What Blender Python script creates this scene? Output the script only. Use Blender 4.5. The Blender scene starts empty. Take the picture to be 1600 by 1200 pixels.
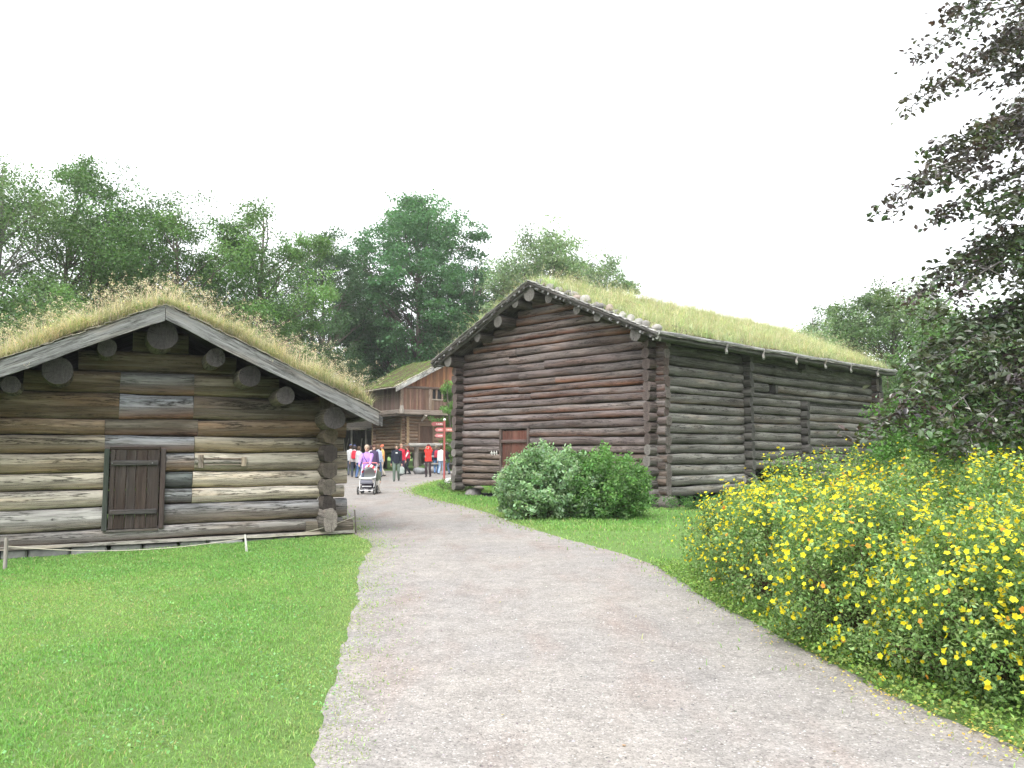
import bpy, math, random
import numpy as np
from mathutils import Vector, Matrix
from mathutils.geometry import tessellate_polygon
random.seed(7)
RG = np.random.default_rng(7)
C = bpy.context.scene.collection
sc = bpy.context.scene
rad = math.radians

# ------------------------------------------------------------------ camera, light, exposure
PITCH = rad(4.73); FPX = 1244.0; EYE = 1.5
cam = bpy.data.cameras.new('camera'); cam.lens = 28.0; cam.sensor_width = 36; cam.clip_end = 2000
co = bpy.data.objects.new('camera', cam); C.objects.link(co)
co.location = (0, 0, EYE); co.rotation_euler = (math.pi/2 + PITCH, 0, 0)
sc.camera = co
w = bpy.data.worlds.new('World'); sc.world = w; w.use_nodes = True
nt = w.node_tree; nt.nodes.clear()
sky = nt.nodes.new('ShaderNodeTexSky'); sky.sky_type = 'NISHITA'; sky.sun_disc = False
SUN_EL, SUN_AZ = rad(52), rad(200)
sky.sun_elevation = SUN_EL; sky.sun_rotation = SUN_AZ; sky.dust_density = 6; sky.air_density = 1.0
hs = nt.nodes.new('ShaderNodeHueSaturation'); hs.inputs['Saturation'].default_value = 0.12
mx = nt.nodes.new('ShaderNodeMix'); mx.data_type = 'RGBA'; mx.inputs[0].default_value = 0.6
mx.inputs[7].default_value = (9.6, 9.9, 10.3, 1)          # the even white cloud layer, in the sky texture's own units
bg = nt.nodes.new('ShaderNodeBackground'); bg.inputs['Strength'].default_value = 0.15
out = nt.nodes.new('ShaderNodeOutputWorld')
nt.links.new(sky.outputs[0], hs.inputs['Color']); nt.links.new(hs.outputs[0], mx.inputs[6])
nt.links.new(mx.outputs[2], bg.inputs['Color']); nt.links.new(bg.outputs[0], out.inputs[0])
sl = bpy.data.lights.new('sun', 'SUN'); sl.energy = 1.5; sl.angle = rad(25); sl.color = (1, .97, .92)
so = bpy.data.objects.new('sun', sl); C.objects.link(so)
sd = Vector((math.sin(SUN_AZ)*math.cos(SUN_EL), math.cos(SUN_AZ)*math.cos(SUN_EL), math.sin(SUN_EL)))
so.rotation_euler = sd.to_track_quat('Z', 'Y').to_euler()
sc.view_settings.view_transform = 'Standard'; sc.view_settings.look = 'None'
sc.view_settings.exposure = 0.92; sc.view_settings.gamma = 1
sc.render.engine = 'CYCLES'
try:
    sc.cycles.use_denoising = True; sc.cycles.denoiser = 'OPENIMAGEDENOISE'
except Exception: pass
sc.cycles.max_bounces = 6; sc.cycles.transparent_max_bounces = 8

# ------------------------------------------------------------------ helpers
F_ = np.array([0, math.cos(PITCH), math.sin(PITCH)]); U_ = np.array([0, -math.sin(PITCH), math.cos(PITCH)])
def at(px, py, Y):
    """point of the place at distance Y along the path that stands where the 1600x1200 survey grid says"""
    d = F_ + np.array([1, 0, 0])*(px-800)/FPX - U_*(py-600)/FPX
    return np.array([0, 0, EYE]) + d*(Y/d[1])
def gnd(px, py):
    d = F_ + np.array([1, 0, 0])*(px-800)/FPX - U_*(py-600)/FPX
    return np.array([0, 0, EYE]) + d*(-EYE/d[2])
def gz(x, y):
    """height of the ground: flat path, lawn falling away a little to the left"""
    x = np.asarray(x, float); y = np.asarray(y, float)
    return -0.028*np.clip(-x-3.1, 0, 12)*np.clip((19-y)/4, 0, 1)

def tag(o, label=None, cat=None, group=None, kind=None):
    for k, v in (('label', label), ('category', cat), ('group', group), ('kind', kind)):
        if v: o[k] = v
    return o
def empty(name, loc, rz=0, **k):
    o = bpy.data.objects.new(name, None); C.objects.link(o); o.location = loc; o.rotation_euler = (0, 0, rz)
    o.empty_display_size = .2
    return tag(o, **k)

class MB:
    """collects verts, faces, colours and uvs for ONE mesh"""
    def __init__(s): s.v = []; s.f = []; s.c = []; s.uv = []; s.n = 0; s.sm = []
    def add(s, verts, faces, cols, uvs=None, smooth=True):
        k = s.n; s.v.extend(verts); s.n += len(verts)
        if len(cols) == 3 and not hasattr(cols[0], '__len__'): cols = [cols]*len(verts)
        s.c.extend(cols); s.uv.extend(uvs if uvs is not None else [(v[0], v[2]) for v in verts])
        for f in faces: s.f.append([i+k for i in f])
        s.sm.extend([smooth]*len(faces))
    def build(s, name, mat, parent=None, **k):
        me = bpy.data.meshes.new(name)
        me.from_pydata([tuple(map(float, v)) for v in s.v], [], s.f)
        a = me.attributes.new('Col', 'FLOAT_COLOR', 'POINT')
        cc = np.ones((len(s.v), 4)); cc[:, :3] = np.array(s.c).reshape(-1, 3); a.data.foreach_set('color', cc.ravel())
        u = me.attributes.new('wuv', 'FLOAT_VECTOR', 'POINT')
        uu = np.zeros((len(s.v), 3)); uu[:, :2] = np.array([q[:2] for q in s.uv]); uu[:, 2] = [q[2] if len(q) > 2 else 0 for q in s.uv]; u.data.foreach_set('vector', uu.ravel())
        me.polygons.foreach_set('use_smooth', s.sm); me.materials.append(mat); me.update()
        o = bpy.data.objects.new(name, me); C.objects.link(o)
        if parent: o.parent = parent
        return tag(o, **k)

def npmesh(name, V, Fq, col, mat, parent=None, smooth=False, **k):
    """V (n,3), Fq list of (m,k) int arrays, col (n,3)"""
    me = bpy.data.meshes.new(name); me.vertices.add(len(V)); me.vertices.foreach_set('co', V.astype('f4').ravel())
    li = np.concatenate([f.ravel() for f in Fq]); tot = np.concatenate([np.full(len(f), f.shape[1]) for f in Fq])
    st = np.concatenate([[0], np.cumsum(tot)[:-1]])
    me.loops.add(len(li)); me.loops.foreach_set('vertex_index', li.astype('i4'))
    me.polygons.add(len(tot)); me.polygons.foreach_set('loop_start', st.astype('i4')); me.polygons.foreach_set('loop_total', tot.astype('i4'))
    me.polygons.foreach_set('use_smooth', np.full(len(tot), smooth))
    a = me.attributes.new('Col', 'FLOAT_COLOR', 'POINT'); cc = np.ones((len(V), 4), 'f4'); cc[:, :3] = col; a.data.foreach_set('color', cc.ravel())
    me.materials.append(mat); me.update(calc_edges=True)
    o = bpy.data.objects.new(name, me); C.objects.link(o)
    if parent: o.parent = parent
    return tag(o, **k)

def basis(d):
    d = np.asarray(d, float); d = d/np.linalg.norm(d)
    up = np.array([0, 0, 1.]) if abs(d[2]) < .95 else np.array([1., 0, 0])
    a = np.cross(d, up); a /= np.linalg.norm(a); b = np.cross(a, d)
    return d, a, b

def tube(M, pts, rads, n=8, col=(.3, .3, .3), cap=True, ecol=None, jit=0, uo=None, flat=None, power=1.0, cf=None):
    """smooth tapered tube through pts; rads one number or (side, up) per point"""
    pts = [np.asarray(p, float) for p in pts]
    if not hasattr(rads, '__len__'): rads = [rads]*len(pts)
    V = []; UV = []; CO = []; L = 0; uo = random.random()*40 if uo is None else uo
    ph = [random.random()*6.28 for _ in range(4)]
    for i, p in enumerate(pts):
        d = pts[min(i+1, len(pts)-1)] - pts[max(i-1, 0)]
        d, a, b = basis(d)
        if i: L += np.linalg.norm(p-pts[i-1])
        ra, rb = (rads[i] if hasattr(rads[i], '__len__') else (rads[i], rads[i]))
        for j in range(n):
            t = 2*math.pi*j/n; ct, st = math.cos(t), math.sin(t)
            ct_ = math.copysign(abs(ct)**power, ct); st_ = math.copysign(abs(st)**power, st)
            k = 1 + jit*(.5*math.sin(2*t+ph[0]+L*1.1)+.5*math.sin(3*t+ph[1]-L*2.3)+.6*(random.random()-.5))
            V.append(p + a*ct_*ra*k + b*st_*rb*k); UV.append((L+uo, t*(ra+rb)*.5+uo*.37))
            CO.append(cf(st, L) if cf else col)
    Fc = []
    for i in range(len(pts)-1):
        for j in range(n):
            Fc.append((i*n+j, i*n+(j+1) % n, (i+1)*n+(j+1) % n, (i+1)*n+j))
    M.add(V, Fc, CO, UV)
    if cap:
        ec = ecol or col
        for i, rev in ((0, True), (len(pts)-1, False)):
            ring = V[i*n:(i+1)*n]; c = sum(ring)/n
            d, a, b = basis(pts[1]-pts[0])
            VV = list(ring)+[c]; fs = [((j+1) % n, j, n) if not rev else (j, (j+1) % n, n) for j in range(n)]
            ec2 = [ec]*n+[tuple(np.array(ec)*.8)]
            M.add(VV, fs, ec2, [((v-c)@b+0, (v-c)@a, 1) for v in VV], smooth=False)

def box(M, lo, hi, col, rot=None, org=(0, 0, 0), bev=0.0, along=0):
    lo = np.array(lo, float); hi = np.array(hi, float); c = (lo+hi)/2; h = (hi-lo)/2
    b = min(bev, min(h)*.6)
    V = []; idx = {}
    if b <= 0:
        for sx in (-1, 1):
            for sy in (-1, 1):
                for sz in (-1, 1): V.append(c+h*np.array([sx, sy, sz]))
        Fc = [(0, 1, 3, 2), (4, 6, 7, 5), (0, 4, 5, 1), (2, 3, 7, 6), (0, 2, 6, 4), (1, 5, 7, 3)]
    else:
        for sx in (-1, 1):
            for sy in (-1, 1):
                for sz in (-1, 1):
                    s = np.array([sx, sy, sz])
                    for ax in range(3):
                        q = h-b; q[ax] = h[ax]; idx[(sx, sy, sz, ax)] = len(V); V.append(c+s*q)
        Fc = []
        for ax in range(3):
            o1, o2 = [a for a in range(3) if a != ax]
            for s in (-1, 1):
                q = []
                for u, v in ((-1, -1), (1, -1), (1, 1), (-1, 1)):
                    k = [0, 0, 0]; k[ax] = s; k[o1] = u; k[o2] = v; q.append(idx[(*k, ax)])
                Fc.append(q)
        for ax in range(3):                      # edges
            o1, o2 = [a for a in range(3) if a != ax]
            for u in (-1, 1):
                for v in (-1, 1):
                    ks = []
                    for s in (-1, 1):
                        k = [0, 0, 0]; k[ax] = s; k[o1] = u; k[o2] = v; ks.append(tuple(k))
                    Fc.append([idx[(*ks[0], o1)], idx[(*ks[1], o1)], idx[(*ks[1], o2)], idx[(*ks[0], o2)]])
        for sx in (-1, 1):
            for sy in (-1, 1):
                for sz in (-1, 1): Fc.append([idx[(sx, sy, sz, a)] for a in range(3)])
    o = random.random()*30
    UV = []
    for v in V:
        r = [v[0], v[1], v[2]]; l = r.pop(along); UV.append((l+o, r[0]+r[1]+o))
    if rot is not None:
        R = np.array(rot); V = [R @ (v-np.array(org)) + np.array(org) for v in V]
    M.add(V, Fc, col, UV, smooth=False)
    # orientation does not matter: Cycles shades both sides

def quadbox(M, p, u, v, t, col, along='u'):
    """slab with corner p, edges u, v and thickness t (3-vectors)"""
    p, u, v, t = [np.array(q, float) for q in (p, u, v, t)]
    V = [p, p+u, p+u+v, p+v, p+t, p+u+t, p+u+v+t, p+v+t]
    o = random.random()*30; lu, lv = np.linalg.norm(u), np.linalg.norm(v)
    uv = [(0, 0), (lu, 0), (lu, lv), (0, lv)]; uv = uv+[(a+.02, b+.02) for a, b in uv]
    if along == 'v': uv = [(b, a) for a, b in uv]
    M.add(V, [(0, 3, 2, 1), (4, 5, 6, 7), (0, 1, 5, 4), (1, 2, 6, 5), (2, 3, 7, 6), (3, 0, 4, 7)], col, [(a+o, b+o) for a, b in uv], smooth=False)

def prism(M, pl, ax, a, b, col):
    """outline pl (horizontal, z) pushed from a to b along axis ax"""
    mk = (lambda p, d: (d, p[0], p[1])) if ax == 'x' else (lambda p, d: (p[0], d, p[1]))
    n = len(pl); V = [np.array(mk(p, a)) for p in pl]+[np.array(mk(p, b)) for p in pl]
    tt = tessellate_polygon([[Vector((p[0], p[1], 0)) for p in pl]])
    M.add(V, [t for t in tt]+[[i+n for i in t] for t in tt]+[(i, (i+1) % n, (i+1) % n+n, i+n) for i in range(n)], col, smooth=False)

def ico(M, c, r, col, sub=1, squash=(1, 1, 1), noise=0):
    import bmesh
    bm = bmesh.new(); bmesh.ops.create_icosphere(bm, subdivisions=sub, radius=1)
    ph = np.array([random.random()*6 for _ in range(3)])
    V = []
    for v in bm.verts:
        p = np.array(v.co); k = 1+noise*(math.sin(p[0]*2.3+ph[0])+math.sin(p[1]*2.9+ph[1])+math.sin(p[2]*3.1+ph[2]))*.4
        V.append(np.array(c)+p*k*np.array(squash)*r)
    M.add(V, [[v.index for v in f.verts] for f in bm.faces], col); bm.free()

# ------------------------------------------------------------------ materials
def newmat(name):
    m = bpy.data.materials.new(name); m.use_nodes = True; t = m.node_tree; t.nodes.clear()
    o = t.nodes.new('ShaderNodeOutputMaterial'); return m, t, o
def N(t, typ, **k):
    n = t.nodes.new(typ)
    for a, b in k.items():
        if a.startswith('i_'):
            key = a[2:]; key = int(key) if key.isdigit() else key
            n.inputs[key].default_value = b
        else: setattr(n, a, b)
    return n
def noise(t, vec, scale, detail=4, rough=.6, dim='3D'):
    n = N(t, 'ShaderNodeTexNoise'); n.inputs['Scale'].default_value = scale; n.inputs['Detail'].default_value = detail
    n.inputs['Roughness'].default_value = rough; t.links.new(vec, n.inputs['Vector']); return n.outputs['Fac']
def maprange(t, v, a, b, c, d):
    n = N(t, 'ShaderNodeMapRange'); t.links.new(v, n.inputs[0])
    for i, x in enumerate((a, b, c, d)): n.inputs[i+1].default_value = x
    return n.outputs[0]
def mixc(t, fac, a, b, mode='MIX'):
    n = N(t, 'ShaderNodeMix', data_type='RGBA', blend_type=mode)
    for i, x in ((0, fac), (6, a), (7, b)):
        if hasattr(x, 'links') or isinstance(x, bpy.types.NodeSocket): t.links.new(x, n.inputs[i])
        else: n.inputs[i].default_value = x
    return n.outputs[2]
def attr(t, name, o='Color'):
    n = N(t, 'ShaderNodeAttribute', attribute_name=name); return n.outputs[o]
def scl(t, vec, s):
    n = N(t, 'ShaderNodeMapping'); n.inputs['Scale'].default_value = s; t.links.new(vec, n.inputs[0]); return n.outputs[0]

def wood_mat(name, crack=.8, gray=(.30, .29, .27, 1), grayamt=.5, rough=.9):
    m, t, o = newmat(name); v = attr(t, 'wuv', 'Vector'); col = attr(t, 'Col')
    g = noise(t, scl(t, v, (1.2, 26, 1)), 1.0, 8, .7)           # long fibres
    g2 = noise(t, scl(t, v, (3.5, 60, 1)), 1.6, 6, .75)
    big = noise(t, scl(t, v, (.8, 2.6, 1)), 1.0, 5, .6)
    wv = noise(t, scl(t, v, (.35, 7, 1)), 2.0, 8, .65)
    cr = maprange(t, wv, .475, .5, 0, 1); cr2 = maprange(t, wv, .5, .525, 1, 0)
    mu = N(t, 'ShaderNodeMath', operation='MULTIPLY'); t.links.new(cr, mu.inputs[0]); t.links.new(cr2, mu.inputs[1])
    msk = maprange(t, noise(t, scl(t, v, (.5, 1.2, 1)), 1.3, 3), .40, .5, 0, 1)
    mu2 = N(t, 'ShaderNodeMath', operation='MULTIPLY'); t.links.new(mu.outputs[0], mu2.inputs[0]); t.links.new(msk, mu2.inputs[1])
    w2 = noise(t, scl(t, v, (.22, 5, 1)), 3.1, 6, .6); e1 = maprange(t, w2, .44, .449, 0, 1); e2 = maprange(t, w2, .449, .46, 1, 0)
    mu3 = N(t, 'ShaderNodeMath', operation='MULTIPLY'); t.links.new(e1, mu3.inputs[0]); t.links.new(e2, mu3.inputs[1])
    mu4 = N(t, 'ShaderNodeMath', operation='MAXIMUM'); t.links.new(mu3.outputs[0], mu4.inputs[0]); t.links.new(mu2.outputs[0], mu4.inputs[1]); mu2 = mu4
    crack_f = N(t, 'ShaderNodeMath', operation='MULTIPLY'); t.links.new(mu2.outputs[0], crack_f.inputs[0]); crack_f.inputs[1].default_value = crack
    c = mixc(t, maprange(t, big, .42, .66, 0, grayamt), col, gray)
    gg = maprange(t, g, .30, .70, .60, 1.55); c = mixc(t, 1.0, c, gg, 'MULTIPLY')
    g3 = maprange(t, g2, .3, .7, .75, 1.22); c = mixc(t, 1.0, c, g3, 'MULTIPLY')
    c = mixc(t, crack_f.outputs[0], c, (.015, .012, .01, 1))
    c = mixc(t, maprange(t, noise(t, scl(t, v, (.45, 3.0, 1)), 1.7, 4), .52, .7, 0, .35), c, mixc(t, 1, c, (1.18, .88, .62, 1), 'MULTIPLY'))
    # sawn ends: rings and drying splits
    sp = N(t, 'ShaderNodeSeparateXYZ'); t.links.new(v, sp.inputs[0])
    ln = N(t, 'ShaderNodeVectorMath', operation='LENGTH'); t.links.new(scl(t, v, (1, 1, 0)), ln.inputs[0])
    rg = N(t, 'ShaderNodeMath', operation='SINE'); q = N(t, 'ShaderNodeMath', operation='MULTIPLY_ADD'); t.links.new(ln.outputs['Value'], q.inputs[0]); q.inputs[1].default_value = 300
    oi = N(t, 'ShaderNodeObjectInfo'); nz_ = noise(t, v, 14, 4); q3 = N(t, 'ShaderNodeMath', operation='MULTIPLY'); t.links.new(nz_, q3.inputs[0]); q3.inputs[1].default_value = 14; t.links.new(q3.outputs[0], q.inputs[2]); t.links.new(q.outputs[0], rg.inputs[0])
    at2 = N(t, 'ShaderNodeMath', operation='ARCTAN2'); t.links.new(sp.outputs[0], at2.inputs[0]); t.links.new(sp.outputs[1], at2.inputs[1])
    cx = N(t, 'ShaderNodeCombineXYZ'); t.links.new(at2.outputs[0], cx.inputs[0]); t.links.new(oi.outputs['Random'], cx.inputs[2])
    ray = maprange(t, noise(t, cx.outputs[0], 5.0, 3), .60, .66, 1, .25)
    ec = mixc(t, 1, col, maprange(t, rg.outputs[0], -1, 1, .72, 1.15), 'MULTIPLY'); ec = mixc(t, 1, ec, ray, 'MULTIPLY'); ec = mixc(t, 1, ec, maprange(t, noise(t, v, 22, 5, .7), .3, .7, .55, 1.4), 'MULTIPLY')
    c = mixc(t, sp.outputs[2], c, ec)
    b = N(t, 'ShaderNodeBsdfPrincipled'); b.inputs['Roughness'].default_value = rough; b.inputs['Specular IOR Level'].default_value = .25
    t.links.new(c, b.inputs['Base Color'])
    ad = N(t, 'ShaderNodeMath', operation='SUBTRACT'); t.links.new(g, ad.inputs[0]); t.links.new(crack_f.outputs[0], ad.inputs[1])
    ad2 = N(t, 'ShaderNodeMath', operation='ADD'); t.links.new(ad.outputs[0], ad2.inputs[0]); t.links.new(g3, ad2.inputs[1])
    bu = N(t, 'ShaderNodeBump'); bu.inputs['Strength'].default_value = .7; bu.inputs['Distance'].default_value = .02
    t.links.new(ad2.outputs[0], bu.inputs['Height']); t.links.new(bu.outputs[0], b.inputs['Normal'])
    t.links.new(b.outputs[0], o.inputs[0]); return m

def plain_mat(name, rough=.8, nscale=8, amt=.25, bump=.2, spec=.3, metal=0):
    """vertex colour with mottling"""
    m, t, o = newmat(name); col = attr(t, 'Col'); tc = N(t, 'ShaderNodeTexCoord').outputs['Object']
    n1 = noise(t, tc, nscale, 6, .65); f = maprange(t, n1, .25, .75, 1-amt, 1+amt); c = mixc(t, 1, col, f, 'MULTIPLY')
    b = N(t, 'ShaderNodeBsdfPrincipled'); b.inputs['Roughness'].default_value = rough; b.inputs['Specular IOR Level'].default_value = spec
    b.inputs['Metallic'].default_value = metal
    t.links.new(c, b.inputs['Base Color'])
    bu = N(t, 'ShaderNodeBump'); bu.inputs['Strength'].default_value = bump; bu.inputs['Distance'].default_value = .02
    t.links.new(n1, bu.inputs['Height']); t.links.new(bu.outputs[0], b.inputs['Normal']); t.links.new(b.outputs[0], o.inputs[0]); return m

def leaf_mat(name, rough=.55, spec=.35, trans=.35, tcol=(1.0, 1.25, .5)):
    m, t, o = newmat(name); col = attr(t, 'Col')
    b = N(t, 'ShaderNodeBsdfPrincipled'); b.inputs['Roughness'].default_value = rough; b.inputs['Specular IOR Level'].default_value = spec
    t.links.new(col, b.inputs['Base Color'])
    tr = N(t, 'ShaderNodeBsdfTranslucent'); tc = mixc(t, 1, col, (*tcol, 1), 'MULTIPLY'); t.links.new(tc, tr.inputs[0])
    mxs = N(t, 'ShaderNodeMixShader'); mxs.inputs[0].default_value = trans
    t.links.new(b.outputs[0], mxs.inputs[1]); t.links.new(tr.outputs[0], mxs.inputs[2]); t.links.new(mxs.outputs[0], o.inputs[0]); return m

W_CABIN = wood_mat('cabin_timber', .95, (.30, .285, .26, 1), .22)
W_BARN = wood_mat('barn_timber', .95, (.13, .115, .11, 1), .45)
W_BARNS = wood_mat('barn_side_timber', 1.0, (.19, .185, .172, 1), .5)
W_BOARD = wood_mat('weathered_board', .7, (.22, .22, .222, 1), .5)
W_RED = wood_mat('red_tarred_wood', .3, (.16, .12, .10, 1), .3)
STONE = plain_mat('fieldstone', .9, 9, .35, .6)
BARK = plain_mat('birch_bark', .8, 25, .5, .5)
TBARK = plain_mat('tree_bark', .95, 14, .4, .8)
LEAF = leaf_mat('leaf'); BEECH = leaf_mat('copper_leaf', .30, .85, .2, (1.2, .95, .6)); GRASS = leaf_mat('grass_blade', .6, .25, .35)
DRY = leaf_mat('dry_grass_blade', .7, .2, .4, (1.1, 1.05, .7)); PETAL = leaf_mat('petal', .6, .2, .45, (1.1, 1, .5))
SOIL = plain_mat('turf_soil', 1, 12, .5, .8)
CLOTH = plain_mat('cloth', .9, 60, .12, .2, .15); SKIN = plain_mat('skin', .55, 20, .06, 0, .35)
PAINT = plain_mat('painted_metal', .45, 20, .1, 0, .5); PLASTIC = plain_mat('rubber_plastic', .6, 20, .1, 0, .4)
CHROME = plain_mat('brushed_metal', .35, 30, .08, 0, .5, .8)

def ground_mat():
    m, t, o = newmat('lawn_ground'); g = N(t, 'ShaderNodeNewGeometry').outputs['Position']
    a = noise(t, g, .7, 5, .6); b_ = noise(t, g, 6, 6, .7); c_ = noise(t, g, 70, 4, .8)
    c = mixc(t, maprange(t, a, .35, .65, 0, 1), (.13, .25, .065, 1), (.18, .285, .09, 1))
    c = mixc(t, maprange(t, b_, .45, .7, 0, .6), c, (.15, .17, .07, 1))
    c = mixc(t, 1, c, maprange(t, c_, .2, .8, .65, 1.35), 'MULTIPLY')
    b = N(t, 'ShaderNodeBsdfPrincipled'); b.inputs['Roughness'].default_value = .95; b.inputs['Specular IOR Level'].default_value = .1
    t.links.new(c, b.inputs['Base Color']); bu = N(t, 'ShaderNodeBump'); bu.inputs['Strength'].default_value = .8; bu.inputs['Distance'].default_value = .03
    t.links.new(c_, bu.inputs['Height']); t.links.new(bu.outputs[0], b.inputs['Normal']); t.links.new(b.outputs[0], o.inputs[0]); return m
def gravel_mat():
    m, t, o = newmat('gravel'); g = N(t, 'ShaderNodeNewGeometry').outputs['Position']
    a = noise(t, g, .35, 6, .62); b_ = noise(t, g, 3.5, 8, .7)
    vo = N(t, 'ShaderNodeTexVoronoi', feature='F1'); vo.inputs['Scale'].default_value = 95; t.links.new(g, vo.inputs['Vector'])
    vo2 = N(t, 'ShaderNodeTexVoronoi', feature='F1'); vo2.inputs['Scale'].default_value = 38; t.links.new(g, vo2.inputs['Vector'])
    c = mixc(t, maprange(t, a, .38, .62, 0, 1), (.255, .240, .228, 1), (.298, .275, .252, 1))
    c = mixc(t, maprange(t, noise(t, scl(t, g, (1.6, .5, 1)), .9, 5, .55), .50, .68, 0, .65), c, (.25, .20, .178, 1))
    c = mixc(t, 1, c, maprange(t, b_, .25, .75, .78, 1.22), 'MULTIPLY'); c = mixc(t, maprange(t, noise(t, scl(t, g, (2.2, .28, 1)), .8, 5, .6), .52, .66, 0, .30), c, (.20, .19, .185, 1))
    sx = N(t, 'ShaderNodeSeparateColor'); t.links.new(vo.outputs['Color'], sx.inputs[0])
    c = mixc(t, 1, c, maprange(t, sx.outputs[0], 0, 1, .83, 1.17), 'MULTIPLY')
    sx2 = N(t, 'ShaderNodeSeparateColor'); t.links.new(vo2.outputs['Color'], sx2.inputs[0])
    c = mixc(t, 1, c, maprange(t, sx2.outputs[0], 0, 1, .86, 1.14), 'MULTIPLY')
    c = mixc(t, maprange(t, sx.outputs[1], .96, .98, 0, .6), c, (.55, .53, .51, 1))
    c = mixc(t, maprange(t, sx.outputs[2], .95, .97, 0, .7), c, (.09, .08, .08, 1))
    b = N(t, 'ShaderNodeBsdfPrincipled'); b.inputs['Roughness'].default_value = .95; b.inputs['Specular IOR Level'].default_value = .15
    t.links.new(c, b.inputs['Base Color'])
    mm = N(t, 'ShaderNodeMath', operation='MULTIPLY'); t.links.new(vo.outputs['Distance'], mm.inputs[0]); mm.inputs[1].default_value = -.6
    m2 = N(t, 'ShaderNodeMath', operation='ADD'); t.links.new(mm.outputs[0], m2.inputs[0]); t.links.new(b_, m2.inputs[1])
    bu = N(t, 'ShaderNodeBump'); bu.inputs['Strength'].default_value = .55; bu.inputs['Distance'].default_value = .012
    t.links.new(m2.outputs[0], bu.inputs['Height']); t.links.new(bu.outputs[0], b.inputs['Normal']); t.links.new(b.outputs[0], o.inputs[0]); return m
LAWN = ground_mat(); GRAVEL = gravel_mat()

# ------------------------------------------------------------------ vectorised grass and leaves
def blades(name, P, Hh, Wd, lean, col, mat, parent=None, curl=.5, tipcol=None, **k):
    n = len(P); az = RG.uniform(0, 2*math.pi, n); la = RG.uniform(0, 2*math.pi, n)
    side = np.stack([np.cos(az), np.sin(az), np.zeros(n)], 1)
    ld = np.stack([np.cos(la), np.sin(la), np.zeros(n)], 1)*(np.abs(RG.normal(0, 1, n))*lean)[:, None]
    H = Hh[:, None]; W = Wd[:, None]/2
    up = np.array([[0, 0, 1.]])
    m = P + up*H*.55 + ld*H*.35; t = P + up*H*(1-.25*curl*np.minimum(1, np.linalg.norm(ld, axis=1)[:, None])) + ld*H*(1+curl)
    V = np.stack([P-side*W, P+side*W, m+side*W*.8, m-side*W*.8, t], 1).reshape(-1, 3)
    b = np.arange(n)*5
    Fq = [np.stack([b, b+1, b+2, b+3], 1), np.stack([b+3, b+2, b+4], 1)]
    cc = np.repeat(col, 5, 0)
    if tipcol is not None: cc = cc.reshape(n, 5, 3).copy(); cc[:, 4] = tipcol; cc[:, 2:4] = (cc[:, 2:4]+tipcol[:, None])*.5; cc = cc.reshape(-1, 3)
    return npmesh(name, V, Fq, cc, mat, parent, **k)

def rot_frames(n, nrm=None, spread=1.0):
    d = RG.normal(0, 1, (n, 3))
    if nrm is not None: d = nrm + d*spread
    d /= np.linalg.norm(d, axis=1)[:, None]+1e-9
    a = np.cross(d, RG.normal(0, 1, (n, 3))); a /= np.linalg.norm(a, axis=1)[:, None]+1e-9
    return d, a, np.cross(d, a)
def leaf_geo(P, size, asp=.55, nrm=None, spread=1.0, fold=.18, shape=4):
    """P centres; returns V, faces. shape 4 = pointed lozenge, 6 = leaf with a folded midrib"""
    n = len(P); d, a, b = rot_frames(n, nrm, spread); s = size[:, None] if hasattr(size, '__len__') else size
    if shape == 4:
        V = np.stack([P-a*s*.5, P+b*s*asp*.5+d*s*fold*.3, P+a*s*.5, P-b*s*asp*.5+d*s*fold*.3], 1).reshape(-1, 3)
        k = np.arange(n)*4; return V, [np.stack([k, k+1, k+2, k+3], 1)], 4
    V = np.stack([P-a*s*.5, P-a*s*.12+b*s*asp*.5+d*s*fold, P+a*s*.25+b*s*asp*.38+d*s*fold*.8, P+a*s*.5-d*s*.12,
                  P+a*s*.25-b*s*asp*.38+d*s*fold*.8, P-a*s*.12-b*s*asp*.5+d*s*fold], 1).reshape(-1, 3)
    k = np.arange(n)*6; return V, [np.stack([k, k+1, k+2, k+3], 1), np.stack([k, k+3, k+4, k+5], 1)], 6
def leaves(name, P, size, col, mat, parent=None, **kw):
    tagk = {k: kw.pop(k) for k in ('label', 'cat', 'group', 'kind') if k in kw}
    V, Fq, m = leaf_geo(P, size, **kw)
    return npmesh(name, V, Fq, np.repeat(col, m, 0), mat, parent, **tagk)
def tint(base, n, v=.2, h=.08):
    c = np.array(base)[None]*(1+RG.normal(0, v, (n, 1))).clip(.35, 2)*(1+RG.normal(0, h, (n, 3)))
    return c.clip(.004, .95)
# ------------------------------------------------------------------ ground and path
def sheet(name, lo, hi, n, mat, fz, kind='structure'):
    xs = np.linspace(lo[0], hi[0], n[0]); ys = np.linspace(lo[1], hi[1], n[1])
    X, Y = np.meshgrid(xs, ys); Z = fz(X, Y); V = np.stack([X, Y, Z], -1).reshape(-1, 3)
    i = np.arange((n[0]-1)*(n[1]-1)); r, c = i//(n[0]-1), i % (n[0]-1); k = r*n[0]+c
    return npmesh(name, V, [np.stack([k, k+1, k+n[0]+1, k+n[0]], 1)], np.full((len(V), 3), .1), mat, smooth=True, kind=kind)
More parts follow.
